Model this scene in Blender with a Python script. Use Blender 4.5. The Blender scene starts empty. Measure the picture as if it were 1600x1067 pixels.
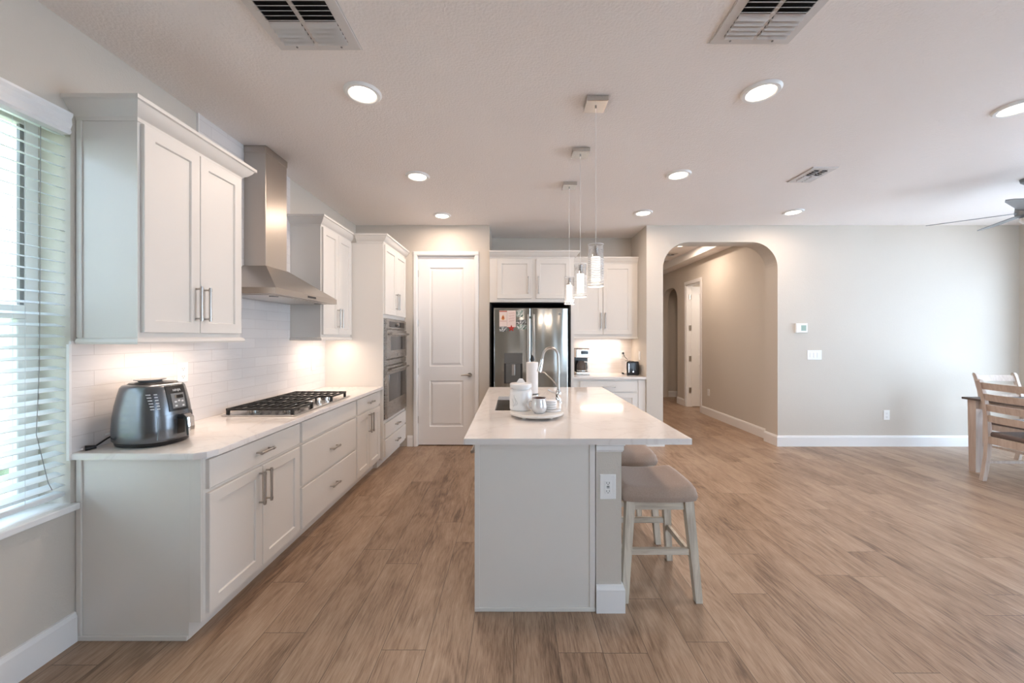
import bpy, bmesh, math, random
from mathutils import Vector, Matrix
PI = math.pi
random.seed(7)
sc = bpy.context.scene
COL = sc.collection

# ------------------------------------------------------------------ camera
CAM_H = 1.42
cam = bpy.data.cameras.new('camera'); cam.sensor_width = 36.0; cam.sensor_fit = 'HORIZONTAL'
cam.lens = 36.0 * 600 / 1600
cam.shift_x = -3 / 1600; cam.shift_y = -7.5 / 1600
cam.clip_start = 0.02
camo = bpy.data.objects.new('camera', cam); COL.objects.link(camo)
camo.location = (0, 0, CAM_H); camo.rotation_euler = (PI / 2, 0, 0)
sc.camera = camo

# ------------------------------------------------------------------ world, daylight, exposure
sc.view_settings.view_transform = 'Standard'; sc.view_settings.look = 'None'
sc.view_settings.gamma = 1; sc.view_settings.exposure = 0.18
sc.view_settings.use_curve_mapping = False
w = bpy.data.worlds.new('sky'); sc.world = w; w.use_nodes = True
bgn = w.node_tree.nodes['Background']
bgn.inputs[0].default_value = (0.60, 0.79, 1.0, 1); bgn.inputs[1].default_value = 9.3
sc.cycles.max_bounces = 10; sc.cycles.diffuse_bounces = 6; sc.cycles.glossy_bounces = 5
sc.cycles.transparent_max_bounces = 12; sc.cycles.transmission_bounces = 8
sc.cycles.sample_clamp_indirect = 6; sc.cycles.use_denoising = True
sc.cycles.caustics_reflective = False; sc.cycles.caustics_refractive = False

def lamp(name, kind, loc, rot=(0, 0, 0), energy=10, color=(1, 1, 1), parent=None, **kw):
    l = bpy.data.lights.new(name, kind); l.energy = energy; l.color = color
    for k, v in kw.items():
        if k != 'portal': setattr(l, k, v)
    if kw.get('portal'): l.cycles.is_portal = True
    o = bpy.data.objects.new(name, l); COL.objects.link(o); o.location = loc; o.rotation_euler = rot
    if parent: o.parent = parent
    return o
# sky light enters through the real openings (portals only guide the sampling of the sky)
lamp('window_daylight', 'AREA', (-2.26, 1.285, 1.54), (0, -PI / 2, 0), shape='RECTANGLE', size=1.8, size_y=1.0, portal=True)
lamp('patio_daylight', 'AREA', (6.75, 2.9, 1.22), (0, PI / 2, 0), shape='RECTANGLE', size=2.4, size_y=3.5, portal=True)
lamp('rear_daylight', 'AREA', (3.95, -3.22, 1.3), (PI / 2, 0, 0), shape='RECTANGLE', size=2.9, size_y=2.3, portal=True)
sun = lamp('sun', 'SUN', (0, 0, 8), energy=46.0, color=(1.0, 0.97, 0.93), angle=0.01)
sun.rotation_euler = Vector((0.10, -0.62, -0.78)).to_track_quat('-Z', 'Y').to_euler()
WARM = (1.0, 0.79, 0.64)
RECESS_W = 7.6
UNDER_W = 2.0
PEND_W = 1.2

# ------------------------------------------------------------------ materials
def srgb(r, g, b):
    f = lambda c: (c / 255) / 12.92 if c / 255 <= 0.04045 else ((c / 255 + 0.055) / 1.055) ** 2.4
    return (f(r), f(g), f(b), 1)
class N:
    """tiny node helper"""
    def __init__(s, name):
        s.m = bpy.data.materials.new(name); s.m.use_nodes = True
        s.t = s.m.node_tree; s.p = s.t.nodes['Principled BSDF']; s.out = s.t.nodes['Material Output']
    def n(s, typ, **kw):
        nd = s.t.nodes.new(typ)
        for k, v in kw.items():
            if k.startswith('i_'):
                key = k[2:]; key = int(key) if key.isdigit() else key
                s.set(nd.inputs[key], v)
            else: setattr(nd, k, v)
        return nd
    def set(s, inp, v):
        if isinstance(v, bpy.types.NodeSocket): s.t.links.new(v, inp)
        elif isinstance(v, bpy.types.Node): s.t.links.new(v.outputs[0], inp)
        else: inp.default_value = v
    def math(s, op, a, b=0.0, c=0.0):
        nd = s.n('ShaderNodeMath', operation=op); s.set(nd.inputs[0], a); s.set(nd.inputs[1], b); s.set(nd.inputs[2], c)
        return nd.outputs[0]
    def coord(s): return s.n('ShaderNodeTexCoord').outputs['Object']
    def sep(s, v):
        nd = s.n('ShaderNodeSeparateXYZ'); s.set(nd.inputs[0], v); return nd.outputs
    def comb(s, x, y, z):
        nd = s.n('ShaderNodeCombineXYZ'); s.set(nd.inputs[0], x); s.set(nd.inputs[1], y); s.set(nd.inputs[2], z); return nd.outputs[0]
    def noise(s, vec, scale, detail=3, rough=0.5, dist=0.0):
        nd = s.n('ShaderNodeTexNoise'); s.set(nd.inputs['Vector'], vec); nd.inputs['Scale'].default_value = scale
        nd.inputs['Detail'].default_value = detail; nd.inputs['Roughness'].default_value = rough; nd.inputs['Distortion'].default_value = dist
        return nd.outputs[0]
    def mapping(s, vec, scale=(1, 1, 1), loc=(0, 0, 0)):
        nd = s.n('ShaderNodeMapping'); s.set(nd.inputs[0], vec); nd.inputs['Scale'].default_value = scale; nd.inputs['Location'].default_value = loc
        return nd.outputs[0]
    def ramp(s, fac, stops):
        nd = s.n('ShaderNodeValToRGB'); s.set(nd.inputs[0], fac); e = nd.color_ramp.elements
        while len(e) < len(stops): e.new(0.5)
        for i, (p, c) in enumerate(stops): e[i].position = p; e[i].color = c
        return nd.outputs[0]
    def mix(s, fac, a, b, mode='MIX'):
        nd = s.n('ShaderNodeMix', data_type='RGBA', blend_type=mode)
        s.set(nd.inputs[0], fac); s.set(nd.inputs[6], a); s.set(nd.inputs[7], b); return nd.outputs[2]
    def bump(s, h, strength=0.2, dist=0.01):
        nd = s.n('ShaderNodeBump'); s.set(nd.inputs['Height'], h); nd.inputs['Strength'].default_value = strength; nd.inputs['Distance'].default_value = dist
        s.set(s.p.inputs['Normal'], nd.outputs[0]); return nd
    def base(s, c, rough=0.5, metal=0.0, spec=0.5):
        s.set(s.p.inputs['Base Color'], c); s.set(s.p.inputs['Roughness'], rough); s.p.inputs['Metallic'].default_value = metal
        s.p.inputs['Specular IOR Level'].default_value = spec; return s
def plain(name, c, rough=0.5, metal=0.0, spec=0.5, nscale=0, nstr=0.1, var=0.0, emit=None):
    s = N(name); co = s.coord()
    col = c
    if var:
        k = s.noise(co, 9, 3); d = tuple(max(0, x * (1 - var)) for x in c[:3]) + (1,)
        col = s.mix(k, c, d)
    s.base(col, rough, metal, spec)
    if nscale: s.bump(s.noise(co, nscale, 3, 0.6), nstr, 0.002)
    if emit:
        s.p.inputs['Emission Color'].default_value = emit[0]; s.p.inputs['Emission Strength'].default_value = emit[1]
    return s.m
def m_paint(name, c, scale, st, rough=0.75):
    s = N(name); co = s.coord()
    a = s.noise(co, scale, 4, 0.55); b = s.noise(co, scale * 0.25, 2)
    s.base(s.mix(s.noise(co, 1.3, 2), c, tuple(x * 0.96 for x in c[:3]) + (1,)), rough, 0, 0.3)
    s.bump(s.math('ADD', a, s.math('MULTIPLY', b, 0.5)), st, 0.004); return s.m
def m_floor():
    s = N('wood_plank_tile'); x, y, z = s.sep(s.coord())
    PW, PL = 0.2, 1.2
    i = s.math('FLOOR', s.math('DIVIDE', x, PW))
    wn = s.n('ShaderNodeTexWhiteNoise', noise_dimensions='1D'); s.set(wn.inputs['W'], s.math('ADD', i, 0.37))
    yo = s.math('ADD', s.math('DIVIDE', y, PL), s.math('MULTIPLY', wn.outputs[0], 5.0))
    j = s.math('FLOOR', yo)
    w2 = s.n('ShaderNodeTexWhiteNoise', noise_dimensions='2D'); s.set(w2.inputs['Vector'], s.comb(i, j, 0))
    rnd = w2.outputs[0]
    fx = s.math('FRACT', s.math('DIVIDE', x, PW)); fy = s.math('FRACT', yo)
    ex = s.math('MULTIPLY', s.math('MINIMUM', fx, s.math('SUBTRACT', 1.0, fx)), PW)
    ey = s.math('MULTIPLY', s.math('MINIMUM', fy, s.math('SUBTRACT', 1.0, fy)), PL)
    e = s.math('MINIMUM', ex, ey)
    seam = s.math('LESS_THAN', e, 0.0014)
    gv = s.comb(s.math('ADD', x, s.math('MULTIPLY', rnd, 13.0)), s.math('ADD', y, s.math('MULTIPLY', rnd, 37.0)), rnd)
    warp = s.noise(s.mapping(gv, (6, 2.0, 1)), 1.0, 3, 0.5)
    gw = s.comb(s.math('ADD', s.sep(gv)[0], s.math('MULTIPLY', warp, 0.045)), s.sep(gv)[1], rnd)
    broad = s.noise(s.mapping(gw, (7, 1.8, 1)), 1.0, 3, 0.5, 0.6)
    grain = s.noise(s.mapping(gw, (95, 8, 1)), 1.0, 5, 0.6, 0.3)
    fine = s.noise(s.mapping(gw, (330, 14, 1)), 1.0, 3, 0.6)
    patch_ = s.noise(s.mapping(gv, (4, 1.6, 1)), 1.0, 2, 0.5)
    rings = s.math('FRACT', s.math('MULTIPLY', s.noise(s.mapping(gv, (4.5, 0.9, 1)), 1.0, 2, 0.4), 15.0))
    rings = s.math('MULTIPLY', s.math('ABSOLUTE', s.math('SUBTRACT', rings, 0.5)), s.math('MAXIMUM', s.math('SUBTRACT', patch_, 0.42), 0.0))
    knot = s.noise(s.mapping(gv, (9, 4.0, 1)), 1.0, 2, 0.5)
    g = s.math('ADD', s.math('MULTIPLY', broad, 0.30), s.math('MULTIPLY', grain, 0.38))
    g = s.math('ADD', g, s.math('MULTIPLY', fine, 0.32))
    g = s.math('SUBTRACT', g, s.math('MULTIPLY', rings, 0.9))
    g = s.math('ADD', g, 0.03)
    g = s.math('ADD', g, s.math('MULTIPLY', s.math('SUBTRACT', rnd, 0.5), 0.09))
    c = s.ramp(g, [(0.33, srgb(98, 76, 59)), (0.43, srgb(134, 109, 88)), (0.52, srgb(157, 131, 109)), (0.68, srgb(180, 157, 135))])
    kn = s.ramp(knot, [(0.66, (0, 0, 0, 1)), (0.76, (1, 1, 1, 1))])
    c = s.mix(s.math('MULTIPLY', kn, 0.35), c, srgb(92, 68, 52))
    c = s.mix(seam, c, srgb(94, 77, 64))
    s.base(c, s.math('ADD', 0.30, s.math('MULTIPLY', grain, 0.2)), 0, 0.5)
    s.bump(s.math('SUBTRACT', s.math('MULTIPLY', grain, 0.35), s.math('MULTIPLY', seam, 1.0)), 0.25, 0.002)
    return s.m
def m_tile(name, axis):
    s = N(name); co = s.sep(s.coord()); u = co[1] if axis == 'y' else co[0]
    vec = s.comb(s.math('ADD', u, 0.02), s.math('SUBTRACT', co[2], 0.882), 0)
    b = s.n('ShaderNodeTexBrick', offset=0.5); s.set(b.inputs['Vector'], vec)
    b.inputs['Scale'].default_value = 1; b.inputs['Mortar Size'].default_value = 0.0016; b.inputs['Mortar Smooth'].default_value = 0.3
    b.inputs['Brick Width'].default_value = 0.29; b.inputs['Row Height'].default_value = 0.075; b.inputs['Bias'].default_value = 0
    b.inputs['Color1'].default_value = srgb(232, 228, 226); b.inputs['Color2'].default_value = srgb(224, 220, 218); b.inputs['Mortar'].default_value = srgb(206, 200, 197)
    s.base(b.outputs[0], s.math('ADD', 0.12, s.math('MULTIPLY', b.outputs[1], 0.5)), 0, 0.5)
    wav = s.noise(s.mapping(vec, (1, 3.2, 1)), 7, 2)
    s.bump(s.math('SUBTRACT', s.math('MULTIPLY', wav, 1.1), s.math('MULTIPLY', b.outputs[1], 0.35)), 0.5, 0.004)
    return s.m
def m_quartz():
    s = N('white_quartz'); co = s.coord()
    d = s.noise(co, 1.6, 4, 0.6, 1.5)
    v = s.math('ABSOLUTE', s.math('SUBTRACT', d, 0.5))
    vein = s.ramp(v, [(0.0, (1, 1, 1, 1)), (0.022, (0.15, 0.15, 0.15, 1)), (0.06, (0, 0, 0, 1))])
    c = s.mix(s.math('MULTIPLY', vein, 0.28), srgb(235, 230, 226), srgb(196, 186, 180))
    c = s.mix(s.math('MULTIPLY', s.noise(co, 3.5, 3), 0.22), c, srgb(212, 203, 198))
    s.base(c, 0.10, 0, 0.5); return s.m
def m_steel(name, c=(0.60, 0.585, 0.56, 1), rough=0.27, axis=(1, 1, 60), wavy=0.0):
    s = N(name); co = s.coord()
    st = s.noise(s.mapping(co, axis), 12, 2)
    s.base(c, s.math('ADD', rough - 0.05, s.math('MULTIPLY', st, 0.05)), 1.0)
    if wavy:
        wv = s.noise(s.mapping(co, (1, 1, 0.13)), 4.2, 1)
        s.bump(wv, wavy, 0.05)
    return s.m
def m_wash(name, a, b, axis='z'):
    s = N(name); co = s.coord()
    sca = {'z': (40, 40, 3), 'x': (3, 40, 40), 'y': (40, 3, 40)}[axis]
    g = s.noise(s.mapping(co, sca), 1, 4, 0.6, 0.5)
    s.base(s.ramp(g, [(0.32, b), (0.62, a)]), 0.55); s.bump(g, 0.15, 0.002); return s.m
def m_fabric(name, a, b):
    s = N(name); co = s.coord()
    x, y, z = s.sep(co)
    wv = s.math('MULTIPLY', s.math('SINE', s.math('MULTIPLY', x, 1400)), s.math('SINE', s.math('MULTIPLY', s.math('ADD', y, z), 1400)))
    n = s.noise(co, 260, 2)
    s.base(s.mix(n, a, b), 0.95, 0, 0.15); s.bump(s.math('ADD', wv, n), 0.25, 0.001); s.p.inputs['Sheen Weight'].default_value = 0.25
    return s.m
def m_glass(name, tint=(1, 1, 1, 1), gl=0.08, alpha_rough=0.0):
    s = N(name); s.t.nodes.remove(s.p)
    tr = s.n('ShaderNodeBsdfTransparent'); tr.inputs[0].default_value = tint
    gg = s.n('ShaderNodeBsdfGlossy'); gg.inputs['Roughness'].default_value = 0.02
    lw = s.n('ShaderNodeLayerWeight'); lw.inputs[0].default_value = 0.35
    f = s.math('ADD', s.math('MULTIPLY', lw.outputs['Facing'], 0.55), gl)
    mx = s.n('ShaderNodeMixShader'); s.set(mx.inputs[0], f); s.t.links.new(tr.outputs[0], mx.inputs[1]); s.t.links.new(gg.outputs[0], mx.inputs[2])
    s.t.links.new(mx.outputs[0], s.out.inputs[0]); return s.m
def m_frost(name, c, a):
    s = N(name); s.base(c, 0.35); s.p.inputs['Alpha'].default_value = a; return s.m
def m_emit(name, c, st):
    s = N(name); s.base((0.9, 0.9, 0.9, 1), 0.4); s.p.inputs['Emission Color'].default_value = c; s.p.inputs['Emission Strength'].default_value = st; return s.m
def m_photo(name, cols, scale):
    s = N(name); co = s.coord(); v = s.n('ShaderNodeTexVoronoi'); s.set(v.inputs['Vector'], co); v.inputs['Scale'].default_value = scale
    st = [(k / (len(cols) - 1), c) for k, c in enumerate(cols)]
    s.base(s.ramp(s.sep(v.outputs[1])[0], st), 0.4); return s.m
M = {}
M['wall'] = m_paint('wall_paint', srgb(210, 203, 193), 130, 0.25)
M['ceil'] = m_paint('ceiling_paint', srgb(245, 239, 235), 75, 0.7, 0.85)
M['trim'] = plain('trim_paint', srgb(238, 237, 236), 0.35)
M['cab'] = plain('cabinet_paint', srgb(226, 222, 216), 0.38)
M['floor'] = m_floor()
M['tileY'] = m_tile('subway_tile_side', 'y'); M['tileX'] = m_tile('subway_tile_back', 'x')
M['quartz'] = m_quartz()
M['steel'] = m_steel('brushed_steel'); M['steelH'] = m_steel('hood_steel', (0.50, 0.46, 0.42, 1), 0.34, (1, 60, 1))
M['ovensteel'] = m_steel('oven_steel', (0.43, 0.41, 0.385, 1), 0.30, (1, 1, 30))
M['fridge'] = m_steel('fridge_steel', (0.47, 0.47, 0.44, 1), 0.20, (60, 1, 1), 0.6)
M['nickel'] = plain('satin_nickel', (0.50, 0.47, 0.44, 1), 0.28, 1.0)
M['chrome'] = plain('chrome', (0.80, 0.79, 0.78, 1), 0.08, 1.0)
M['black'] = plain('black_plastic', (0.012, 0.012, 0.013, 1), 0.28)
M['iron'] = plain('cast_iron', (0.018, 0.017, 0.016, 1), 0.5, nscale=300, nstr=0.2)
M['recess_shade'] = plain('painted_recess_shade', (0.02, 0.019, 0.018, 1), 0.7)  # near-black colour standing in for shade in gaps and cavities
M['bglass'] = plain('oven_glass', (0.05, 0.046, 0.042, 1), 0.06, spec=0.9)
M['fryer'] = plain('charcoal_metal', (0.17, 0.18, 0.195, 1), 0.25, 0.8)
M['dgrey'] = plain('dispenser_grey', (0.13, 0.128, 0.12, 1), 0.35, 0.3)
M['grey'] = plain('grey_plastic', (0.22, 0.22, 0.22, 1), 0.4)
M['white'] = plain('white_plastic', srgb(240, 240, 238), 0.35)
M['slot'] = plain('slot_dark', (0.05, 0.05, 0.05, 1), 0.6)
M['ceramic'] = plain('white_ceramic', srgb(232, 231, 230), 0.18)
M['marble'] = plain('marble_white', srgb(228, 224, 218), 0.25, var=0.08)
M['paper'] = plain('paper_towel', srgb(238, 236, 236), 0.9, nscale=120, nstr=0.3)
M['silver'] = plain('silver_glaze', (0.72, 0.72, 0.73, 1), 0.22, 0.35, nscale=18, nstr=0.1)
M['mugin'] = plain('mug_inside', srgb(96, 64, 50), 0.4)
M['wash'] = m_wash('whitewash_wood', srgb(214, 205, 189), srgb(176, 163, 146))
M['washx'] = m_wash('whitewash_wood_rail', srgb(214, 205, 189), srgb(176, 163, 146), 'x')
M['dwood'] = m_wash('pale_dining_wood', srgb(200, 184, 172), srgb(182, 163, 149))
M['dtop'] = m_wash('table_top_wood', srgb(96, 84, 78), srgb(66, 58, 54), 'y')
M['stool'] = m_fabric('stool_fabric', srgb(184, 165, 151), srgb(144, 126, 114))
M['dseat'] = m_fabric('chair_seat_fabric', srgb(120, 104, 98), srgb(92, 80, 76))
M['blind'] = plain('blind_white', srgb(222, 228, 231), 0.45)
M['vent'] = plain('vent_white', srgb(214, 210, 207), 0.45)
M['vent_shade'] = plain('painted_duct_shade', (0.03, 0.03, 0.03, 1), 0.8)
M['glass'] = m_glass('window_glass', gl=0.02)
M['clear'] = m_glass('clear_glass', gl=0.10)
M['ring'] = m_frost('etched_glass', (0.95, 0.95, 0.95, 1), 0.85)
M['lens'] = m_emit('light_lens', (1.0, 0.86, 0.72, 1), 8)
M['led'] = m_emit('led_strip', (1.0, 0.80, 0.62, 1), 5)
M['glow'] = m_emit('lit_frosted_glass', (1.0, 0.90, 0.80, 1), 1.6)
M['lcd'] = plain('lcd_grey_green', srgb(150, 172, 160), 0.3)
M['display'] = plain('display_black', (0.01, 0.011, 0.013, 1), 0.1)
M['text'] = plain('printed_white', srgb(225, 225, 225), 0.5)
M['grass'] = plain('lawn_grass', srgb(96, 112, 78), 0.9, nscale=40, nstr=0.6, var=0.4)
M['stucco'] = plain('pale_stucco', srgb(222, 216, 204), 0.9, nscale=60, nstr=0.3)
M['bounce'] = plain('bounce_paving', srgb(222, 225, 230), 0.8, var=0.05)
M['fan'] = plain('fan_grey', srgb(128, 132, 136), 0.35, 0.5)
M['card'] = plain('card_cream', srgb(226, 208, 200), 0.6)
M['card_art'] = plain('card_print_red', srgb(168, 70, 48), 0.6)
M['card_gold'] = plain('card_print_gold', srgb(206, 150, 84), 0.6)
M['photo'] = m_photo('photo_print', [srgb(40, 44, 46), srgb(120, 122, 120), srgb(214, 214, 212), srgb(84, 92, 96)], 60)
M['photo2'] = m_photo('photo_print_green', [srgb(60, 90, 78), srgb(150, 168, 158), srgb(222, 222, 220), srgb(96, 120, 110)], 50)
M['red'] = plain('red_magnet', srgb(168, 40, 30), 0.35)
M['carafe'] = plain('carafe_glass', (0.08, 0.06, 0.05, 1), 0.05)

# ------------------------------------------------------------------ mesh helpers
class B:
    def __init__(s): s.bm = bmesh.new()
    def add(s, other, mat=None):
        me = bpy.data.meshes.new('t'); other.to_mesh(me); other.free()
        if mat is not None: me.transform(mat)
        s.bm.from_mesh(me); bpy.data.meshes.remove(me); return s
    def box(s, x0, x1, y0, y1, z0, z1, bev=0.0, seg=1, mat=None):
        b = bmesh.new(); bmesh.ops.create_cube(b, size=1)
        for v in b.verts:
            v.co = Vector(((x0 + x1) / 2 + v.co.x * (x1 - x0), (y0 + y1) / 2 + v.co.y * (y1 - y0), (z0 + z1) / 2 + v.co.z * (z1 - z0)))
        if bev > 0:
            bmesh.ops.bevel(b, geom=list(b.edges), offset=min(bev, 0.45 * min(abs(x1 - x0), abs(y1 - y0), abs(z1 - z0))), segments=seg, profile=0.5, affect='EDGES')
        return s.add(b, mat)
    def cyl(s, p0, p1, r0, r1=None, seg=20):
        p0, p1 = Vector(p0), Vector(p1); r1 = r0 if r1 is None else r1; d = p1 - p0
        b = bmesh.new(); bmesh.ops.create_cone(b, cap_ends=True, segments=seg, radius1=r0, radius2=r1, depth=d.length)
        return s.add(b, Matrix.Translation((p0 + p1) / 2) @ d.to_track_quat('Z', 'Y').to_matrix().to_4x4())
    def lathe(s, prof, c=(0, 0, 0), seg=40, sx=1, sy=1, rz=0):
        b = bmesh.new(); rings = []
        for r, z in prof:
            if r < 1e-6: rings.append([b.verts.new((0, 0, z))])
            else: rings.append([b.verts.new((r * sx * math.cos(2 * PI * k / seg), r * sy * math.sin(2 * PI * k / seg), z)) for k in range(seg)])
        for a, c2 in zip(rings, rings[1:]):
            for k in range(seg):
                k2 = (k + 1) % seg
                if len(a) == 1 and len(c2) == 1: continue
                if len(a) == 1: b.faces.new((a[0], c2[k], c2[k2]))
                elif len(c2) == 1: b.faces.new((a[k], c2[0], a[k2]))
                else: b.faces.new((a[k], a[k2], c2[k2], c2[k]))
        bmesh.ops.recalc_face_normals(b, faces=b.faces)
        return s.add(b, Matrix.Translation(c) @ Matrix.Rotation(rz, 4, 'Z'))
    def tube(s, pts, r, seg=10, closed=False, rr=None):
        pts = [Vector(p) for p in pts]; n = len(pts); b = bmesh.new(); rings = []; up = None
        for i, p in enumerate(pts):
            if closed: t = pts[(i + 1) % n] - pts[i - 1]
            else: t = pts[min(i + 1, n - 1)] - pts[max(i - 1, 0)]
            t.normalize()
            if up is None:
                up = Vector((0, 0, 1)) if abs(t.z) < 0.9 else Vector((1, 0, 0))
            up = (up - t * up.dot(t)).normalized(); sd = t.cross(up)
            q = rr[i] if rr else r
            rings.append([b.verts.new(p + (up * math.cos(2 * PI * k / seg) + sd * math.sin(2 * PI * k / seg)) * q) for k in range(seg)])
        pairs = list(zip(rings, rings[1:])) + ([(rings[-1], rings[0])] if closed else [])
        for a, c in pairs:
            for k in range(seg): b.faces.new((a[k], a[(k + 1) % seg], c[(k + 1) % seg], c[k]))
        if not closed: b.faces.new(rings[0]); b.faces.new(rings[-1])
        bmesh.ops.recalc_face_normals(b, faces=b.faces)
        return s.add(b)
    def loft(s, rings, cap=True, cap0=True):
        b = bmesh.new(); R = [[b.verts.new(p) for p in r] for r in rings]; n = len(rings[0])
        for a, c in zip(R, R[1:]):
            for k in range(n): b.faces.new((a[k], a[(k + 1) % n], c[(k + 1) % n], c[k]))
        if cap and cap0: b.faces.new(R[0])
        if cap: b.faces.new(R[-1])
        bmesh.ops.recalc_face_normals(b, faces=b.faces)
        return s.add(b)
    def prism(s, poly, h0, h1, axis='y'):
        f = {'y': lambda p, h: (p[0], h, p[1]), 'x': lambda p, h: (h, p[0], p[1]), 'z': lambda p, h: (p[0], p[1], h)}[axis]
        return s.loft([[f(p, h0) for p in poly], [f(p, h1) for p in poly]])
    def leg(s, p0, p1, w0, w1, d0=None, d1=None):
        d0 = d0 or w0; d1 = d1 or w1
        q = lambda p, w, d: [(p[0] - w / 2, p[1] - d / 2, p[2]), (p[0] + w / 2, p[1] - d / 2, p[2]), (p[0] + w / 2, p[1] + d / 2, p[2]), (p[0] - w / 2, p[1] + d / 2, p[2])]
        return s.loft([q(p0, w0, d0), q(p1, w1, d1)])
    def panel(s, mp, a0, a1, b0, b1, loops, cap0=True):
        """stack of shrinking rectangles (inset, height) -> door or drawer front"""
        rings = [[mp(a0 + i, b0 + i, c), mp(a1 - i, b0 + i, c), mp(a1 - i, b1 - i, c), mp(a0 + i, b1 - i, c)] for i, c in loops]
        if not cap0:
            b = bmesh.new(); Q = [[b.verts.new(p) for p in r] for r in rings]
            cn = sum((Vector(p) for p in rings[0]), Vector()) / 4 ; nn = Vector(mp(0, 0, 1)) - Vector(mp(0, 0, 0))
            for a, c in zip(Q, Q[1:]):
                for k in range(4): b.faces.new((a[k], a[(k + 1) % 4], c[(k + 1) % 4], c[k]))
            b.faces.new(Q[-1])
            b.normal_update()
            for f in b.faces:
                if f.normal.dot(nn) < 0: f.normal_flip()
            return s.add(b)
        return s.loft(rings)
    def sweep(s, prof, path):
        n = len(path); b = bmesh.new(); rings = []
        for i in range(n):
            p = Vector(path[i]); ds = []
            if i > 0: ds.append((p - Vector(path[i - 1])).normalized())
            if i < n - 1: ds.append((Vector(path[i + 1]) - p).normalized())
            nr = [Vector((d.y, -d.x)) for d in ds]
            if len(nr) == 2: m = (nr[0] + nr[1]); m = m / m.dot(nr[0])
            else: m = nr[0]
            rings.append([b.verts.new((p.x + m.x * o, p.y + m.y * o, z)) for o, z in prof])
        for a, c in zip(rings, rings[1:]):
            for k in range(len(prof)): b.faces.new((a[k], a[(k + 1) % len(prof)], c[(k + 1) % len(prof)], c[k]))
        b.faces.new(rings[0]); b.faces.new(rings[-1])
        bmesh.ops.recalc_face_normals(b, faces=b.faces)
        return s.add(b)
def origin(o):
    v = Vector((0, 0, 0))
    while o is not None: v += o.location; o = o.parent
    return v
def obj(name, b, mat, parent=None, smooth=False, label=None, loc=None):
    me = bpy.data.meshes.new(name)
    off = Vector(loc) if loc else (origin(parent) if parent else Vector((0, 0, 0)))
    bmesh.ops.translate(b.bm, verts=b.bm.verts, vec=-off)
    if smooth is not False:
        ang = math.radians(35 if smooth is True else smooth)
        for f in b.bm.faces: f.smooth = True
        for e in b.bm.edges:
            if len(e.link_faces) == 2 and e.calc_face_angle(0) > ang: e.smooth = False
    b.bm.to_mesh(me); b.bm.free(); me.materials.append(mat)
    o = bpy.data.objects.new(name, me); COL.objects.link(o)
    if parent: o.parent = parent
    if loc: o.location = loc
    if label: o['label'] = label
    return o
def tag(o, label, cat, group=None):
    o['label'] = label; o['category'] = cat
    if group: o['group'] = group
    return o
def thing(name, label, cat, loc=(0, 0, 0), group=None):
    o = bpy.data.objects.new(name, None); COL.objects.link(o); o.location = loc; o.empty_display_size = 0.05
    return tag(o, label, cat, group)
def struct(name, b=None, mat=None, parent=None, smooth=False):
    if b is None:
        o = bpy.data.objects.new(name, None); COL.objects.link(o)
    else: o = obj(name, b, mat, parent, smooth)
    if parent is None: o['kind'] = 'structure'
    return o
def dup(o, loc=None, label=None, parent=None):
    c = o.copy(); COL.objects.link(c)
    if parent is not None: c.parent = parent
    if loc is not None: c.location = loc
    if label: c['label'] = label
    for ch in list(o.children): dup(ch, parent=c)
    return c

# ------------------------------------------------------------------ room shell
XL, YB, ZC = -2.05, 4.98, 2.865
XR, YR = 6.55, -3.0
ALC0, ALC1, YA = -0.316, 1.72, 5.63         # fridge alcove
AR0, AR1, ATOP, ARAD = 1.934, 3.42, 2.648, 0.34
YH = 5.22                                    # hall side of the arch wall
struct('floor', B().box(-2.3, 6.8, -3.3, 10.0, -0.1, 0), M['floor'])
struct('ground', B().box(-25, -2.32, -25, 25, -0.22, -0.18), M['grass'])
struct('roof_sky_blocker', B().box(XL - 0.60, -2.3, YR, 6.0, 2.62, 2.75).box(6.8, 7.3, YR, 6.0, 2.62, 2.75), M['trim'])  # unseen overhang, added to cut sky light at the glazing
struct('wall_sky_blocker', B().box(-6.4, -6.2, -6, 14, -0.2, 3.6), M['stucco'])  # unseen wall, added to dim the daylight at the left window
struct('ground_bounce_patio', B().box(6.85, 14, -12, 12, -0.22, -0.12).box(-2.3, 6.85, -12, -3.35, -0.22, -0.12), M['bounce'])  # unseen pale paving, added to bounce daylight up to the ceiling
struct('ceiling', B().box(-2.3, 6.8, -3.3, YH, ZC, ZC + 0.12).box(-2.3, 1.9, YH, 5.9, ZC, ZC + 0.12), M['ceil'])
# hall ceiling with raised tray
struct('ceiling_hall', B().box(1.84, 2.1, YH, 9.3, ZC, ZC + 0.12).box(3.27, 6.0, YH, 9.3, ZC, ZC + 0.12).box(2.1, 3.27, YH, 5.75, ZC, ZC + 0.12)
       .box(2.1, 3.27, 8.75, 9.3, ZC, ZC + 0.12).box(2.0, 3.4, 5.6, 8.9, ZC + 0.13, ZC + 0.2), M['ceil'])
tr = B()
for x0, x1, y0, y1 in ((3.235, 3.27, 5.75, 8.75), (2.1, 2.135, 5.75, 8.75), (2.1, 3.27, 5.75, 5.785), (2.1, 3.27, 8.715, 8.75)):
    tr.box(x0, x1, y0, y1, ZC - 0.004, ZC + 0.13)
struct('trim_1', tr, M['trim'])
# left wall with window opening
W0, W1, WZ0, WZ1 = 0.80, 1.775, 0.65, 2.42
T = 0.20
struct('wall_left', B().box(XL - T, XL, YR, W0, 0, ZC).box(XL - T, XL, W1, 5.2, 0, ZC)
       .box(XL - T, XL, W0, W1, 0, WZ0 - 0.0305).box(XL - T, XL, W0, W1, WZ1, ZC), M['wall'])
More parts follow.
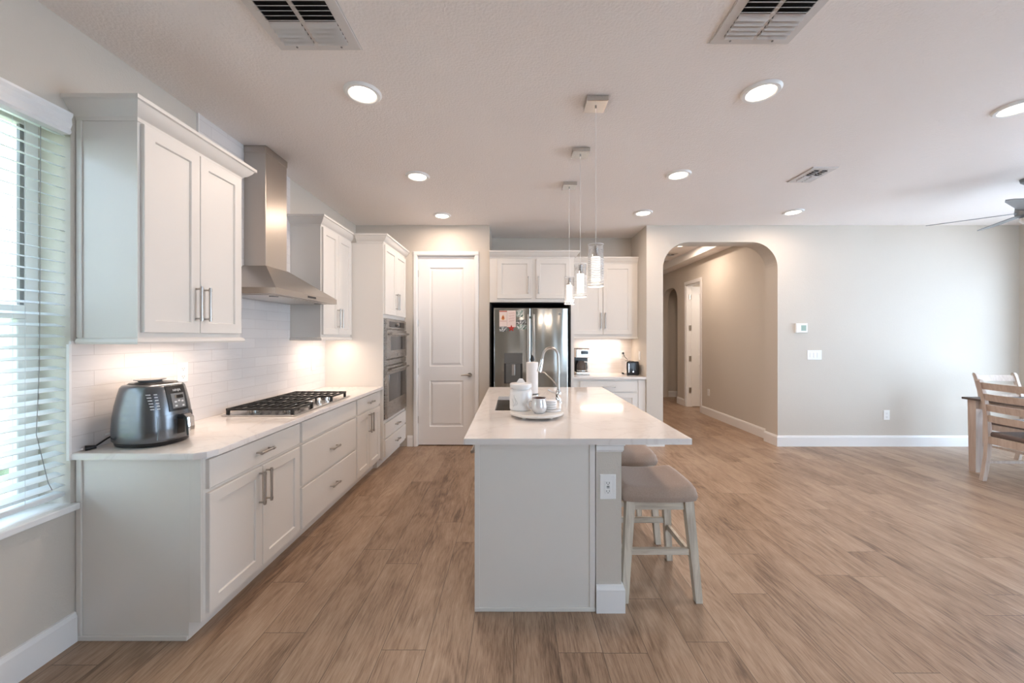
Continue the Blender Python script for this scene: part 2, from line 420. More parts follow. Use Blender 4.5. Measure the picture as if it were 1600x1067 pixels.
# pantry wall and alcove
D0, D1, DZ = -1.245, -0.515, 2.466
struct('wall_back', B().box(XL, D0 - 0.01, YB, YB + 0.12, 0, ZC).box(D1 + 0.01, ALC0, YB, YB + 0.12, 0, ZC).box(D0 - 0.01, D1 + 0.01, YB, YB + 0.12, DZ + 0.01, ZC), M['wall'])
struct('wall_pantry', B().box(XL, ALC0 - 0.12, 5.75, 5.87, 0, ZC).box(XL - 0.1, XL, 5.2, 5.87, 0, ZC), M['wall'])
struct('wall_alcove', B().box(ALC0 - 0.12, ALC0, YB + 0.12, YA + 0.12, 0, ZC).box(ALC0, ALC1, YA, YA + 0.12, 0, ZC).box(ALC1, ALC1 + 0.12, YH, YA + 0.12, 0, ZC), M['wall'])
# arch wall
def arch_poly(x0, x1, top, rad, seg=14):
    pts = [(x0, 0.0)]
    for k in range(seg + 1):
        a = PI - (PI / 2) * k / seg; pts.append((x0 + rad + rad * math.cos(a), top - rad + rad * math.sin(a)))
    for k in range(seg + 1):
        a = PI / 2 - (PI / 2) * k / seg; pts.append((x1 - rad + rad * math.cos(a), top - rad + rad * math.sin(a)))
    return pts + [(x1, 0.0)]
def arch_wall(x0, x1, ax0, ax1, top, rad, h, y0, y1, axis='y'):
    """solid wall x0..x1 with a round-cornered arch, built as strips so that every face is clean"""
    b = B(); pts = arch_poly(ax0, ax1, top, rad)
    b.prism([(x0, 0), (ax0, 0), (ax0, h), (x0, h)], y0, y1, axis); b.prism([(ax1, 0), (x1, 0), (x1, h), (ax1, h)], y0, y1, axis)
    q = pts[1:-1]
    for p, r in zip(q, q[1:]):
        if r[0] - p[0] > 1e-6: b.prism([(p[0], p[1]), (r[0], r[1]), (r[0], h), (p[0], h)], y0, y1, axis)
    bmesh.ops.remove_doubles(b.bm, verts=b.bm.verts, dist=1e-5)
    return b
struct('wall_arch', arch_wall(ALC1, XR, AR0, AR1, ATOP, ARAD, ZC, YB, YH), M['wall'])
# hall walls
HX = 3.50
HD0, HD1, HDZ = 7.2, 7.8, 2.46
struct('wall_hall_right', B().box(HX, HX + 0.12, YH, HD0, 0, ZC).box(HX, HX + 0.12, HD1, 8.15, 0, ZC).box(HX, HX + 0.12, HD0, HD1, HDZ, ZC), M['wall'])
struct('wall_hall_left', B().box(1.84, 1.90, YH, 9.3, 0, ZC + 0.2), M['wall'])
struct('wall_hall_nook', arch_wall(8.15, 9.06, 8.22, 9.0, 2.5, 0.30, ZC, HX, HX + 0.12, 'x'), M['wall'])
struct('wall_hall_end', B().box(1.84, 6.0, 9.06, 9.18, 0, ZC + 0.2), M['wall'])
struct('wall_side_room', B().box(HX + 0.12, 6.0, 8.02, 8.14, 0, ZC).box(5.4, 5.5, YH, 8.02, 0, ZC).box(4.6, 4.7, 8.14, 9.06, 0, ZC), M['wall'])
# right and rear walls with glazed openings
S0, S1, SZ = 1.15, 4.65, 2.42
struct('wall_right', B().box(XR, XR + T, YR, S0, 0, ZC).box(XR, XR + T, S1, YH, 0, ZC).box(XR, XR + T, S0, S1, SZ, ZC), M['wall'])
R0, R1, RZ0, RZ1 = 2.5, 5.4, 0.15, 2.45
struct('wall_rear', B().box(XL, R0, YR - T, YR, 0, ZC).box(R1, XR, YR - T, YR, 0, ZC).box(R0, R1, YR - T, YR, 0, RZ0).box(R0, R1, YR - T, YR, RZ1, ZC), M['wall'])
# windows
def window(name, fr, gl, sill=None):
    o = struct(name); struct('window_frame', fr, M['trim'], o); struct('glass_pane', gl, M['glass'], o)
    if sill: struct('window_sill', sill, M['trim'], o)
    return o
xg = XL - 0.155
fr = B()
for y0, y1, z0, z1, x0, x1 in ((W1 - 0.05, W1, WZ0, WZ1, xg - 0.035, xg + 0.01), (W0, W0 + 0.05, WZ0, WZ1, xg - 0.035, xg + 0.01),
                               (W0 + 0.05, W1 - 0.05, WZ1 - 0.05, WZ1 - 0.004, xg - 0.035, xg + 0.01), (W0 + 0.05, W1 - 0.05, WZ0 + 0.001, WZ0 + 0.06, xg - 0.035, xg + 0.01),
                               (W0 + 0.05, W1 - 0.05, 1.50, 1.56, xg - 0.03, xg + 0.014), (W1 - 0.085, W1 - 0.051, WZ0 + 0.061, 1.499, xg - 0.02, xg + 0.02)):
    fr.box(x0, x1, y0, y1, z0, z1, 0.003)
window('window_1', fr, B().box(xg - 0.014, xg - 0.010, W0 + 0.04, W1 - 0.04, WZ0 + 0.05, WZ1 - 0.04),
       B().box(XL - T, XL + 0.001, W0, W1, WZ0 - 0.03, WZ0).box(XL - 0.001, XL + 0.035, W0 - 0.05, W1 + 0.012, WZ0 - 0.03, WZ0, 0.004))
sash = B().box(xg - 0.008, xg + 0.006, W1 - 0.066, W1 - 0.052, 1.562, WZ1 - 0.052)
struct('sash_seal', sash, M['grey'], bpy.data.objects['window_1'])
fr = B(); gl = B()
for k in range(4):
    yy = S0 + (S1 - S0) * k / 3
    fr.box(XR + 0.06, XR + 0.12, max(S0, yy - 0.04), min(S1, yy + 0.04), 0, SZ, 0.003)
fr.box(XR + 0.06, XR + 0.12, S0, S1, SZ - 0.07, SZ).box(XR + 0.06, XR + 0.12, S0, S1, 0.0, 0.06)
window('window_2', fr, B().box(XR + 0.088, XR + 0.092, S0, S1, 0.06, SZ - 0.07))
fr = B()
for k in range(3):
    xx = R0 + (R1 - R0) * k / 2
    fr.box(max(R0, xx - 0.04), min(R1, xx + 0.04), YR - 0.14, YR - 0.08, RZ0, RZ1, 0.003)
fr.box(R0, R1, YR - 0.14, YR - 0.08, RZ1 - 0.06, RZ1).box(R0, R1, YR - 0.14, YR - 0.08, RZ0, RZ0 + 0.06)
window('window_3', fr, B().box(R0, R1, YR - 0.112, YR - 0.108, RZ0 + 0.06, RZ1 - 0.06), B().box(R0 - 0.04, R1 + 0.04, YR - 0.08, YR + 0.04, RZ0 - 0.03, RZ0, 0.004))
# baseboards (height .14, eased top)
bbp = [(0, 0), (0.016, 0), (0.016, 0.118), (0.011, 0.130), (0.009, 0.138), (0, 0.140)]
def bb(name, path): return struct(name, B().sweep(bbp, path), M['trim'], smooth=20)
bb('baseboard_left', [(XL, YR), (XL, 1.79)][::-1][::-1])
bb('baseboard_back', [(-1.38, YB), (D0 - 0.06, YB)])
bb('baseboard_alcove', [(D1 + 0.06, YB), (ALC0, YB), (ALC0, YB + 0.1)])
bb('baseboard_pier', [(ALC1, YB + 0.06), (ALC1, YB), (AR0, YB), (AR0, YH), (1.90, YH)])
bb('baseboard_arch', [(HX, YH), (AR1, YH), (AR1, YB), (XR, YB)])
bb('baseboard_hall', [(HX, HD0 - 0.06), (HX, YH)])
bb('baseboard_hall_nook', [(HX, 8.22), (HX, HD1 + 0.06)])
bb('baseboard_hall_end', [(1.90, 9.06), (HX + 0.0, 9.06)]); bb('baseboard_nook_back', [(HX + 0.12, 9.06), (5.5, 9.06)])
bb('baseboard_right', [(XR, YB), (XR, S1)])

# ------------------------------------------------------------------ doors
def lever_door(name, mp, width, height, side_handle, label_extra=None, open_leaf=False):
    """two-panel door; mp(a,b,c): a along width, b up, c out of the face"""
    root = struct(name)
    t = 0.0
    b = B(); st = 0.145
    def bx(a0, a1, b0, b1):
        p = [mp(a, bb_, c) for a in (a0, a1) for bb_ in (b0, b1) for c in (-0.035, t)]
        xs, ys, zs = zip(*p); b.box(min(xs), max(xs), min(ys), max(ys), min(zs), max(zs))
    lo0, lo1, up0, up1 = 0.235, 0.835, 1.02, height - 0.145
    bx(0, st, 0, height); bx(width - st, width, 0, height)
    bx(st, width - st, 0, lo0); bx(st, width - st, lo1, up0); bx(st, width - st, up1, height)
    for z0, z1 in ((lo0, lo1), (up0, up1)):
        b.panel(mp, st, width - st, z0, z1, [(0, t), (0.007, t - 0.012), (0.022, t - 0.014), (0.040, t - 0.003), (0.05, t - 0.002)], cap0=False)
    leaf = struct('door_leaf', b, M['trim'], root)
    return root, leaf
def lever(parent, mp, a, z, dirn):
    h = B().cyl(mp(a, z, 0), mp(a, z, 0.012), 0.028).cyl(mp(a, z, 0.012), mp(a, z, 0.045), 0.010)
    h.tube([mp(a, z, 0.045), mp(a + dirn * 0.05, z + 0.004, 0.048), mp(a + dirn * 0.11, z - 0.002, 0.042)], 0.009, rr=[0.011, 0.009, 0.007])
    return obj('door_handle', h, M['nickel'], parent, True)
mpP = lambda a, b, c: (D0 + a, YB + 0.03 - c, 0.012 + b)
root, leaf = lever_door('door_1', mpP, D1 - D0, DZ - 0.012, 1)
lever(leaf, mpP, D1 - D0 - 0.06, 0.91, -1)
for z in (0.34, 0.97, 1.60, 2.24):
    obj('hinge', B().cyl((D0 - 0.004, YB + 0.018, z - 0.045), (D0 - 0.004, YB + 0.018, z + 0.045), 0.007), M['nickel'], leaf, True)
cs = B(); cw = 0.06
for x0, x1, z0, z1 in ((D0 - 0.058, D0 - 0.006, 0, DZ + 0.006), (D1 + 0.006, D1 + 0.058, 0, DZ + 0.006), (D0 - 0.058, D1 + 0.058, DZ + 0.006, DZ + 0.058)):
    cs.box(x0, x1, YB - 0.016, YB, z0, z1, 0.004).box(x0 + 0.008, x1 - 0.008, YB - 0.020, YB - 0.014, z0 + (0.008 if z0 > 1 else 0), z1 - (0.008 if z0 > 1 else 0), 0.002)
cs.box(D0 - 0.0095, D0 - 0.003, YB, YB + 0.12, 0, DZ).box(D1 + 0.003, D1 + 0.0095, YB, YB + 0.12, 0, DZ).box(D0, D1, YB, YB + 0.12, DZ + 0.003, DZ + 0.0095)
struct('door_casing', cs, M['trim'], root)
# hall door, opened into the side room, hinged on the far jamb
mpH = lambda a, b, c: (HX + 0.10 + a, HD1 - 0.02 - c, 0.012 + b)
root2, leaf2 = lever_door('door_2', mpH, 0.56, 2.42, 1)
for z in (0.34, 0.98, 1.60, 2.22):
    obj('hinge', B().cyl((HX + 0.085, HD1 - 0.024, z - 0.05), (HX + 0.085, HD1 - 0.024, z + 0.05), 0.009).box(HX + 0.05, HX + 0.085, HD1 - 0.027, HD1 - 0.018, z - 0.05, z + 0.05), M['nickel'], leaf2, True)
cs = B()
for y0, y1, z0, z1 in ((HD0 - 0.06, HD0, 0, HDZ), (HD1, HD1 + 0.06, 0, HDZ), (HD0 - 0.06, HD1 + 0.06, HDZ, HDZ + 0.07)):
    cs.box(HX - 0.016, HX, y0, y1, z0, z1, 0.004)
cs.box(HX, HX + 0.12, HD1 - 0.015, HD1, 0, HDZ).box(HX, HX + 0.12, HD0, HD0 + 0.015, 0, HDZ).box(HX, HX + 0.12, HD0, HD1, HDZ - 0.015, HDZ)
struct('door_casing', cs, M['trim'], root2)

# ------------------------------------------------------------------ window blind
bl = thing('window_blind', 'white horizontal slat blind hanging in the left window', 'blind', (XL - 0.03, 1.28, WZ0))
sb = B(); z = 0.745
while z < 2.37:
    rot = Matrix.Translation((XL - 0.032, 0, z)) @ Matrix.Rotation(math.radians(14), 4, 'Y')
    sb.box(-0.025, 0.025, W0 + 0.012, W1 - 0.014, -0.0013, 0.0013, mat=rot); z += 0.0485
obj('slats', sb, M['blind'], bl)
obj('bottom_rail', B().box(XL - 0.058, XL - 0.006, W0 + 0.012, W1 - 0.014, 0.690, 0.712, 0.004), M['blind'], bl)
vp = [(0, 2.335), (0.05, 2.335), (0.062, 2.345), (0.055, 2.36), (0.066, 2.38), (0.062, 2.405), (0.072, 2.42), (0.072, 2.43), (0, 2.43)]
vb = B().sweep([(p[0] * 0.72, p[1]) for p in vp], [(XL + 0.002, W0 - 0.0), (XL + 0.002, W1 - 0.035)])
obj('valance', vb, M['trim'], bl, 20)
cb = B()
for yy in (W1 - 0.16, W0 + 0.2, (W0 + W1) / 2):
    for dx in (-0.058, -0.006): cb.cyl((XL + dx, yy, 0.71), (XL + dx, yy, 2.37), 0.0008, seg=5)
obj('ladder_cords', cb, M['blind'], bl)
obj('pull_cord', B().tube([(XL + 0.004, W1 - 0.115, 2.33), (XL + 0.005, W1 - 0.12, 1.3), (XL + 0.004, W1 - 0.13, 1.0), (XL + 0.006, W1 - 0.09, 0.78), (XL + 0.006, W1 - 0.075, 0.74)], 0.0012, seg=6), M['grey'], bl)

# ------------------------------------------------------------------ cabinets
def bar_pull(parent, mp, a, b, length, vertical=True, r=0.0068, off=0.032):
    h = B(); L = length / 2
    e = (lambda s: mp(a, b + s, off)) if vertical else (lambda s: mp(a + s, b, off))
    h.cyl(e(-L), e(L), r, seg=14)
    for s in (-L * 0.86, L * 0.86):
        q = (lambda c: mp(a, b + s, c)) if vertical else (lambda c: mp(a + s, b, c))
        h.cyl(q(0), q(off), r * 0.72, seg=10)
        h.cyl(e(s - 0.007), e(s + 0.007), r * 1.35, seg=14)
    return obj('handle', h, M['nickel'], parent, True)
def face(axis, base, start):
    if axis == 'x': return lambda a, b, c: (base + c, start + a, b)
    return lambda a, b, c: (start + a, base - c, b)
TK = 0.02
SHAKER = [(0, 0), (0, TK - 0.002), (0.002, TK), (0.056, TK), (0.059, TK - 0.004), (0.060, TK - 0.010)]
SLAB = [(0, 0), (0, TK - 0.003), (0.003, TK)]
def door(root, mp, a0, a1, b0, b1, pull=None, plen=0.19, style=SHAKER):
    d = obj('door', B().panel(mp, a0, a1, b0, b1, style), M['cab'], root)
    if pull: bar_pull(d, lambda a, b, c: mp(a, b, TK + c), pull[0], pull[1], plen)
    return d
def drawer(root, mp, a0, a1, b0, b1, plen=0.12, style=SLAB):
    d = obj('drawer', B().panel(mp, a0, a1, b0, b1, style), M['cab'], root)
    if plen: bar_pull(d, lambda a, b, c: mp(a, b, TK + c), (a0 + a1) / 2, (b0 + b1) / 2 + 0.0, plen, False)
    return d
CROWN = [(-0.01, 2.430), (0.006, 2.430), (0.009, 2.446), (0.016, 2.452), (0.030, 2.462), (0.046, 2.482), (0.056, 2.500), (0.066, 2.503), (0.066, 2.520), (-0.01, 2.520)]
RAIL = [(-0.02, 1.385), (0.016, 1.385), (0.020, 1.395), (0.016, 1.408), (0.004, 1.415), (-0.02, 1.415)]
ZL = 0.882   # left countertop height
XF = -1.46   # base cabinet face
# --- base cabinets along the left wall
def base_cab(y0, y1, label, end=False):
    r = thing('base_cabinet', label, 'cabinet', (XL + 0.3, (y0 + y1) / 2, 0), 'base cabinets along the left wall')
    b = B().box(XL + 0.003, XF, y0 + 0.0005, y1 - 0.0005, 0.085, ZL - 0.031)
    b.box(XL + 0.003, XF - 0.065, y0 + 0.0005, y1 - 0.0005, 0.0, 0.085)
    obj('body', b, M['cab'], r)
    return r
r = base_cab(1.80, 2.60, 'white base cabinet nearest the window with one wide drawer above two tall doors')
ep = B().box(XL + 0.004, XL + 0.03, 1.792, 1.80, 0.0, ZL - 0.031, 0.002).box(XF - 0.055, XF, 1.792, 1.80, 0.085, ZL - 0.031, 0.002)
ep.box(XL + 0.004, XF - 0.065, 1.790, 1.80, 0.0, 0.022, 0.002)
obj('end_trim', ep, M['cab'], r)
mp = face('x', XF, 1.80)
drawer(r, mp, 0.018, 0.785, 0.70, 0.838)
door(r, mp, 0.018, 0.40, 0.112, 0.680, (0.372, 0.565)); door(r, mp, 0.405, 0.785, 0.112, 0.680, (0.432, 0.565))
r = base_cab(2.60, 3.52, 'white base cabinet under the gas cooktop with one blank front above two deep drawers')
mp = face('x', XF, 2.60)
drawer(r, mp, 0.015, 0.905, 0.70, 0.838, 0)
drawer(r, mp, 0.015, 0.905, 0.405, 0.680); drawer(r, mp, 0.015, 0.905, 0.112, 0.385)
r = base_cab(3.52, 4.15, 'white base cabinet beside the oven tower with a narrow drawer above two doors')
mp = face('x', XF, 3.52)
drawer(r, mp, 0.015, 0.615, 0.70, 0.838)
door(r, mp, 0.015, 0.313, 0.112, 0.680, (0.285, 0.565)); door(r, mp, 0.317, 0.615, 0.112, 0.680, (0.345, 0.565))
# countertop with clipped corner
ct = B().prism([(XL + 0.002, 1.765), (-1.475, 1.765), (-1.435, 1.795), (-1.415, 1.84), (-1.415, 4.148), (XL + 0.002, 4.148)], ZL - 0.03, ZL, 'z')
bmesh.ops.bevel(ct.bm, geom=[e for e in ct.bm.edges if abs(e.verts[0].co.z - e.verts[1].co.z) < 1e-4], offset=0.003, segments=2, affect='EDGES')
tag(obj('countertop', ct, M['quartz'], smooth=20), 'long white quartz countertop along the left wall holding the air fryer and cooktop', 'countertop')
# backsplash
bs = B().box(XL + 0.0005, XL + 0.011, 1.768, 4.149, ZL + 0.0005, 1.40).box(XL + 0.0005, XL + 0.011, 2.485, 3.50, 1.40, ZC)
struct('wall_backsplash', bs, M['tileY'])
struct('trim_2', B().box(XL + 0.0005, XL + 0.014, 1.758, 1.768, ZL - 0.03, 1.385).box(XL + 0.0005, XL + 0.014, 2.478, 2.485, 2.53, ZC), M['trim'])
# --- upper cabinets on the left wall
XU = -1.765
def upper(y0, y1, label, last=True):
    r = thing('upper_cabinet', label, 'cabinet', (XL + 0.15, (y0 + y1) / 2, 1.385))
    obj('body', B().box(XL + 0.012 if False else XL + 0.002, XU, y0, y1, 1.405, 2.435), M['cab'], r)
    obj('crown_molding', B().sweep(CROWN, [(XL + 0.002, y0), (XU, y0), (XU, y1)] + ([(XL + 0.002, y1)] if last else [])), M['cab'], r, 20)
    obj('light_rail', B().sweep(RAIL, [(XL + 0.014, y0), (XU, y0), (XU, y1)] + ([(XL + 0.014, y1)] if last else [])), M['cab'], r, 20)
    return r
r = upper(1.80, 2.475, 'white two-door upper cabinet beside the window, left of the range hood')
obj('side_trim', B().box(XL + 0.004, XL + 0.03, 1.793, 1.80, 1.415, 2.43, 0.002), M['cab'], r)
mp = face('x', XU, 1.80)
door(r, mp, 0.014, 0.336, 1.440, 2.425, (0.308, 1.60)); door(r, mp, 0.340, 0.662, 1.440, 2.425, (0.368, 1.60))
r = upper(3.505, 4.145, 'white two-door upper cabinet between the range hood and the oven tower', False)
mp = face('x', XU, 3.505)
door(r, mp, 0.014, 0.316, 1.440, 2.425, (0.290, 1.60)); door(r, mp, 0.320, 0.626, 1.440, 2.425, (0.346, 1.60))
# under-cabinet light bars
def light_bar(x0, x1, y0, y1, label, z=1.404, p=UNDER_W):
    c = ((x0 + x1) / 2, (y0 + y1) / 2, z - 0.014)
    r = thing('under_cabinet_light', label, 'light', c, 'under-cabinet light bars')
    obj('housing', B().box(x0, x1, y0, y1, z - 0.010, z - 0.0003, 0.002), M['white'], r)
    obj('diffuser', B().box(x0 + 0.006, x1 - 0.006, y0 + 0.006, y1 - 0.006, z - 0.0135, z - 0.0102), M['led'], r)
    lamp('bar_lamp', 'AREA', (0, 0, -0.003), energy=p, color=WARM, parent=r, shape='RECTANGLE', size=x1 - x0, size_y=y1 - y0)
light_bar(XU - 0.09, XU - 0.05, 1.90, 2.38, 'slim warm light bar under the upper cabinet beside the window')
light_bar(XU - 0.09, XU - 0.05, 3.60, 4.05, 'slim warm light bar under the upper cabinet next to the oven tower')

# --- oven tower
XT = -1.415; TY0, TY1 = 4.15, 4.977
r = thing('oven_tower_cabinet', 'tall white cabinet housing the stacked ovens beside the pantry door', 'cabinet', (-1.7, 4.56, 0))
b = B().box(XL + 0.003, XT, TY0, TY0 + 0.02, 0.085, 2.435).box(XL + 0.003, XT, TY1 - 0.02, TY1, 0.085, 2.435)
b.box(XL + 0.003, XT, TY0 + 0.02, TY1 - 0.02, 0.085, 0.505).box(XL + 0.003, XT, TY0 + 0.02, TY1 - 0.02, 1.625, 2.435)
b.box(XL + 0.003, XL + 0.02, TY0 + 0.02, TY1 - 0.02, 0.505, 1.625).box(XL + 0.003, XT - 0.065, TY0, TY1, 0, 0.085)
obj('body', b, M['cab'], r)
obj('crown_molding', B().sweep(CROWN, [(XU + 0.068, TY0), (XT, TY0), (XT, TY1)]), M['cab'], r, 20)
mp = face('x', XT, TY0)
door(r, mp, 0.02, 0.411, 1.665, 2.420, (0.383, 1.83)); door(r, mp, 0.415, 0.807, 1.665, 2.420, (0.443, 1.83))
drawer(r, mp, 0.02, 0.807, 0.315, 0.475, 0.13); drawer(r, mp, 0.02, 0.807, 0.112, 0.295, 0.13)
# --- double wall oven
ov = thing('wall_oven', 'stainless double wall oven with a small upper and a larger lower door', 'oven', (XT, 4.56, 0.51))
oy0, oy1 = TY0 + 0.035, TY1 - 0.035
obj('body', B().box(XT - 0.5, XT + 0.004, TY0 + 0.022, TY1 - 0.022, 0.508, 1.622), M['ovensteel'], ov)
mo = lambda a, b, c: (XT + 0.004 + c, oy0 + a, b); OW = oy1 - oy0
FR = [(0, 0), (0, 0.026), (0.003, 0.030)]
cp = obj('control_panel', B().panel(mo, 0, OW, 1.505, 1.612, [(0, 0), (0, 0.018), (0.003, 0.022)]), M['ovensteel'], ov)
obj('display', B().panel(mo, 0.10, OW - 0.08, 1.525, 1.592, [(0, 0.0222), (0.001, 0.0235)]), M['display'], cp)
obj('knob', B().cyl(mo(OW * 0.5, 1.56, 0.0236), mo(OW * 0.5, 1.56, 0.045), 0.022, 0.02), M['ovensteel'], cp, True)
def oven_door(z0, z1, w0, w1, g0, g1):
    d = obj('door', B().panel(mo, 0, OW, z0, z1, FR), M['ovensteel'], ov)
    obj('window', B().panel(mo, g0, g1, w0, w1, [(0, 0.0302), (0.002, 0.0316)]), M['bglass'], d)
    hz = z1 - 0.045
    h = B().cyl(mo(0.03, hz, 0.060), mo(OW - 0.03, hz, 0.060), 0.014)
    for a in (0.05, OW - 0.05): h.cyl(mo(a, hz, 0.03), mo(a, hz, 0.060), 0.010)
    obj('handle', h, M['ovensteel'], d, True); return d
d = oven_door(1.175, 1.495, 1.265, 1.425, 0.13, OW - 0.06)
obj('badge', B().cyl(mo(OW / 2, 1.21, 0.030), mo(OW / 2, 1.21, 0.032), 0.012), M['grey'], d, True)
obj('trim_band', B().panel(mo, 0, OW, 1.105, 1.165, [(0, 0), (0, 0.018), (0.003, 0.022)]), M['ovensteel'], ov)
oven_door(0.52, 1.095, 0.70, 1.00, 0.07, OW - 0.05)

# ------------------------------------------------------------------ range hood
HY0, HY1 = 2.595, 3.490; HXF = -1.61; hz0, hz1, hz2 = 1.712, 1.755, 1.955
CX, CY0, CY1 = -1.875, 2.90, 3.17
r = thing('range_hood', 'stainless steel chimney range hood above the gas cooktop', 'range hood', (XL + 0.2, 3.04, hz0))
xb = XL + 0.012
cn = B().loft([[(xb, HY0, hz0), (HXF, HY0, hz0), (HXF, HY1, hz0), (xb, HY1, hz0)], [(xb, HY0, hz1), (HXF, HY0, hz1), (HXF, HY1, hz1), (xb, HY1, hz1)],
               [(xb, CY0 - 0.01, hz2), (CX + 0.01, CY0 - 0.01, hz2), (CX + 0.01, CY1 + 0.01, hz2), (xb, CY1 + 0.01, hz2)]])
obj('canopy', cn, M['steelH'], r)
obj('chimney', B().box(xb, CX, CY0, CY1, hz2 - 0.002, ZC - 0.052, 0.002).box(xb, CX + 0.004, CY0 - 0.004, CY1 + 0.004, ZC - 0.055, ZC - 0.001, 0.002), M['steelH'], r)
obj('grease_filter', B().box(xb + 0.05, HXF - 0.05, HY0 + 0.05, HY1 - 0.05, hz0 - 0.004, hz0 - 0.0005), m_steel('filter_steel', (0.66, 0.62, 0.58, 1), 0.35), r)
for yy in (HY0 + 0.14, HY1 - 0.14):
    obj('hood_lamp', B().cyl((HXF - 0.1, yy, hz0 - 0.008), (HXF - 0.1, yy, hz0 - 0.0042), 0.03), M['grey'], r)
cpn = B().box(HXF, HXF + 0.002, 3.0, 3.12, hz0 + 0.013, hz0 + 0.028)
obj('control_buttons', cpn, M['display'], r)

# ------------------------------------------------------------------ gas cooktop
KX0, KX1, KY0, KY1 = -1.975, -1.475, 2.585, 3.455; kz = ZL
r = thing('gas_cooktop', 'stainless gas cooktop with black grates set in the left countertop', 'cooktop', (-1.72, 3.02, kz))
obj('plate', B().box(KX0, KX1, KY0, KY1, kz + 0.0002, kz + 0.010, 0.004, 2), M['steel'], r)
bur = [(-1.85, 2.74, 0.045), (-1.61, 2.74, 0.035), (-1.75, 3.02, 0.058), (-1.85, 3.30, 0.038), (-1.61, 3.30, 0.045)]
for x, y, q in bur:
    u = obj('burner', B().lathe([(0, 0.010), (q, 0.010), (q, 0.020), (q * 0.85, 0.022), (0, 0.022)], (x, y, kz + 0.0002), 28), M['steel'], r, True)
    obj('burner_cap', B().lathe([(0, 0.0222), (q * 0.72, 0.0222), (q * 0.74, 0.028), (q * 0.6, 0.032), (0, 0.033)], (x, y, kz), 28), M['iron'], u, True)
gz = kz + 0.043
def grate(y0, y1, x0=KX0 + 0.025, x1=KX1 - 0.03, knob=False):
    g = B()
    for x in (x0, x1 if not knob else x1 - 0.11): g.box(x - 0.006, x + 0.006, y0, y1, gz - 0.006, gz + 0.008, 0.002)
    xe = x1 if not knob else x1 - 0.11
    for y in (y0 + 0.006, y1 - 0.006): g.box(x0, xe, y - 0.006, y + 0.006, gz - 0.006, gz + 0.008, 0.002)
    n = 8 if not knob else 6
    for k in range(1, n):
        xx = x0 + (xe - x0) * k / n; g.box(xx - 0.004, xx + 0.004, y0, y1, gz - 0.002, gz + 0.008)
    g.box(x0, xe, (y0 + y1) / 2 - 0.004, (y0 + y1) / 2 + 0.004, gz - 0.006, gz + 0.006)
    for x in (x0 + 0.004, xe - 0.004):
        for y in (y0 + 0.010, y1 - 0.010): g.box(x - 0.009, x + 0.009, y - 0.009, y + 0.009, kz + 0.010, gz, 0.002)
    return g
obj('grate', grate(KY0 + 0.02, 2.875), M['iron'], r); obj('grate', grate(2.88, 3.16, knob=True), M['iron'], r); obj('grate', grate(3.165, KY1 - 0.02), M['iron'], r)
for i, (x, y) in enumerate([(-1.535, 2.90), (-1.565, 2.96), (-1.53, 3.02), (-1.565, 3.08), (-1.53, 3.14)]):
    obj('knob', B().lathe([(0, 0.010), (0.021, 0.010), (0.021, 0.016), (0.017, 0.018), (0.016, 0.040), (0.013, 0.043), (0, 0.043)], (x, y, kz), 20), M['chrome'], r, True)

# ------------------------------------------------------------------ air fryer (front = local +x)
AF = (-1.845, 1.965, ZL)
r = thing('air_fryer', 'charcoal grey air fryer with chrome basket handle on the left countertop', 'air fryer')
def sup(rx, ry, z, cx=0, n=2.6, seg=44):
    out = []
    for k in range(seg):
        a = 2 * PI * k / seg; c, s_ = math.cos(a), math.sin(a)
        out.append((cx + rx * math.copysign(abs(c) ** (2 / n), c), ry * math.copysign(abs(s_) ** (2 / n), s_), z))
    return out
obj('base', B().loft([sup(0.150, 0.125, 0.0), sup(0.160, 0.135, 0.006), sup(0.165, 0.140, 0.022)]), M['black'], r, True)
prof = [(0.166, 0.142, 0.022), (0.172, 0.148, 0.03), (0.174, 0.150, 0.08), (0.170, 0.147, 0.14), (0.160, 0.140, 0.20), (0.146, 0.130, 0.255), (0.137, 0.123, 0.285), (0.128, 0.115, 0.296), (0.110, 0.10, 0.300)]
obj('body', B().loft([sup(a, b, z, 0.0) for a, b, z in prof]), M['fryer'], r, 50)
obj('top_cap', B().loft([sup(0.108, 0.098, 0.300), sup(0.100, 0.09, 0.307), sup(0.07, 0.065, 0.309)]), M['black'], r, True)
obj('top_vent', B().lathe([(0, 0.309), (0.05, 0.309), (0.052, 0.314), (0.070, 0.318), (0.072, 0.321), (0, 0.323)], (-0.02, 0, 0)), M['grey'], r, True)
def onshell(y, z, out=0.0):
    for (a0, b0, z0), (a1, b1, z1) in zip(prof, prof[1:]):
        if z0 <= z <= z1: t = (z - z0) / (z1 - z0); a = a0 + (a1 - a0) * t; b = b0 + (b1 - b0) * t; break
    return a * max(0, 1 - abs(y / b) ** 2.6) ** (1 / 2.6) + out
def patch(y0, y1, z0, z1, out, n=10, thick=0.004, rad=0.0):
    b = bmesh.new(); G = []
    for i in range(n + 1):
        row = []
        for j in range(n + 1):
            u, v = i / n, j / n; y = y0 + (y1 - y0) * u; z = z0 + (z1 - z0) * v
            row.append(b.verts.new((onshell(y, z, out), y, z)))
        G.append(row)
    for i in range(n):
        for j in range(n): b.faces.new((G[i][j], G[i + 1][j], G[i + 1][j + 1], G[i][j + 1]))
    geo = bmesh.ops.extrude_face_region(b, geom=list(b.faces))
    for v in geo['geom']:
        if isinstance(v, bmesh.types.BMVert): v.co.x -= thick
    bmesh.ops.recalc_face_normals(b, faces=b.faces)
    o = B(); o.add(b); return o
cpa = obj('control_panel', patch(-0.055, 0.055, 0.165, 0.290, 0.004, thick=0.008), M['black'], r, True)
obj('screen', patch(-0.038, 0.038, 0.178, 0.252, 0.0062, thick=0.002), M['grey'], cpa)
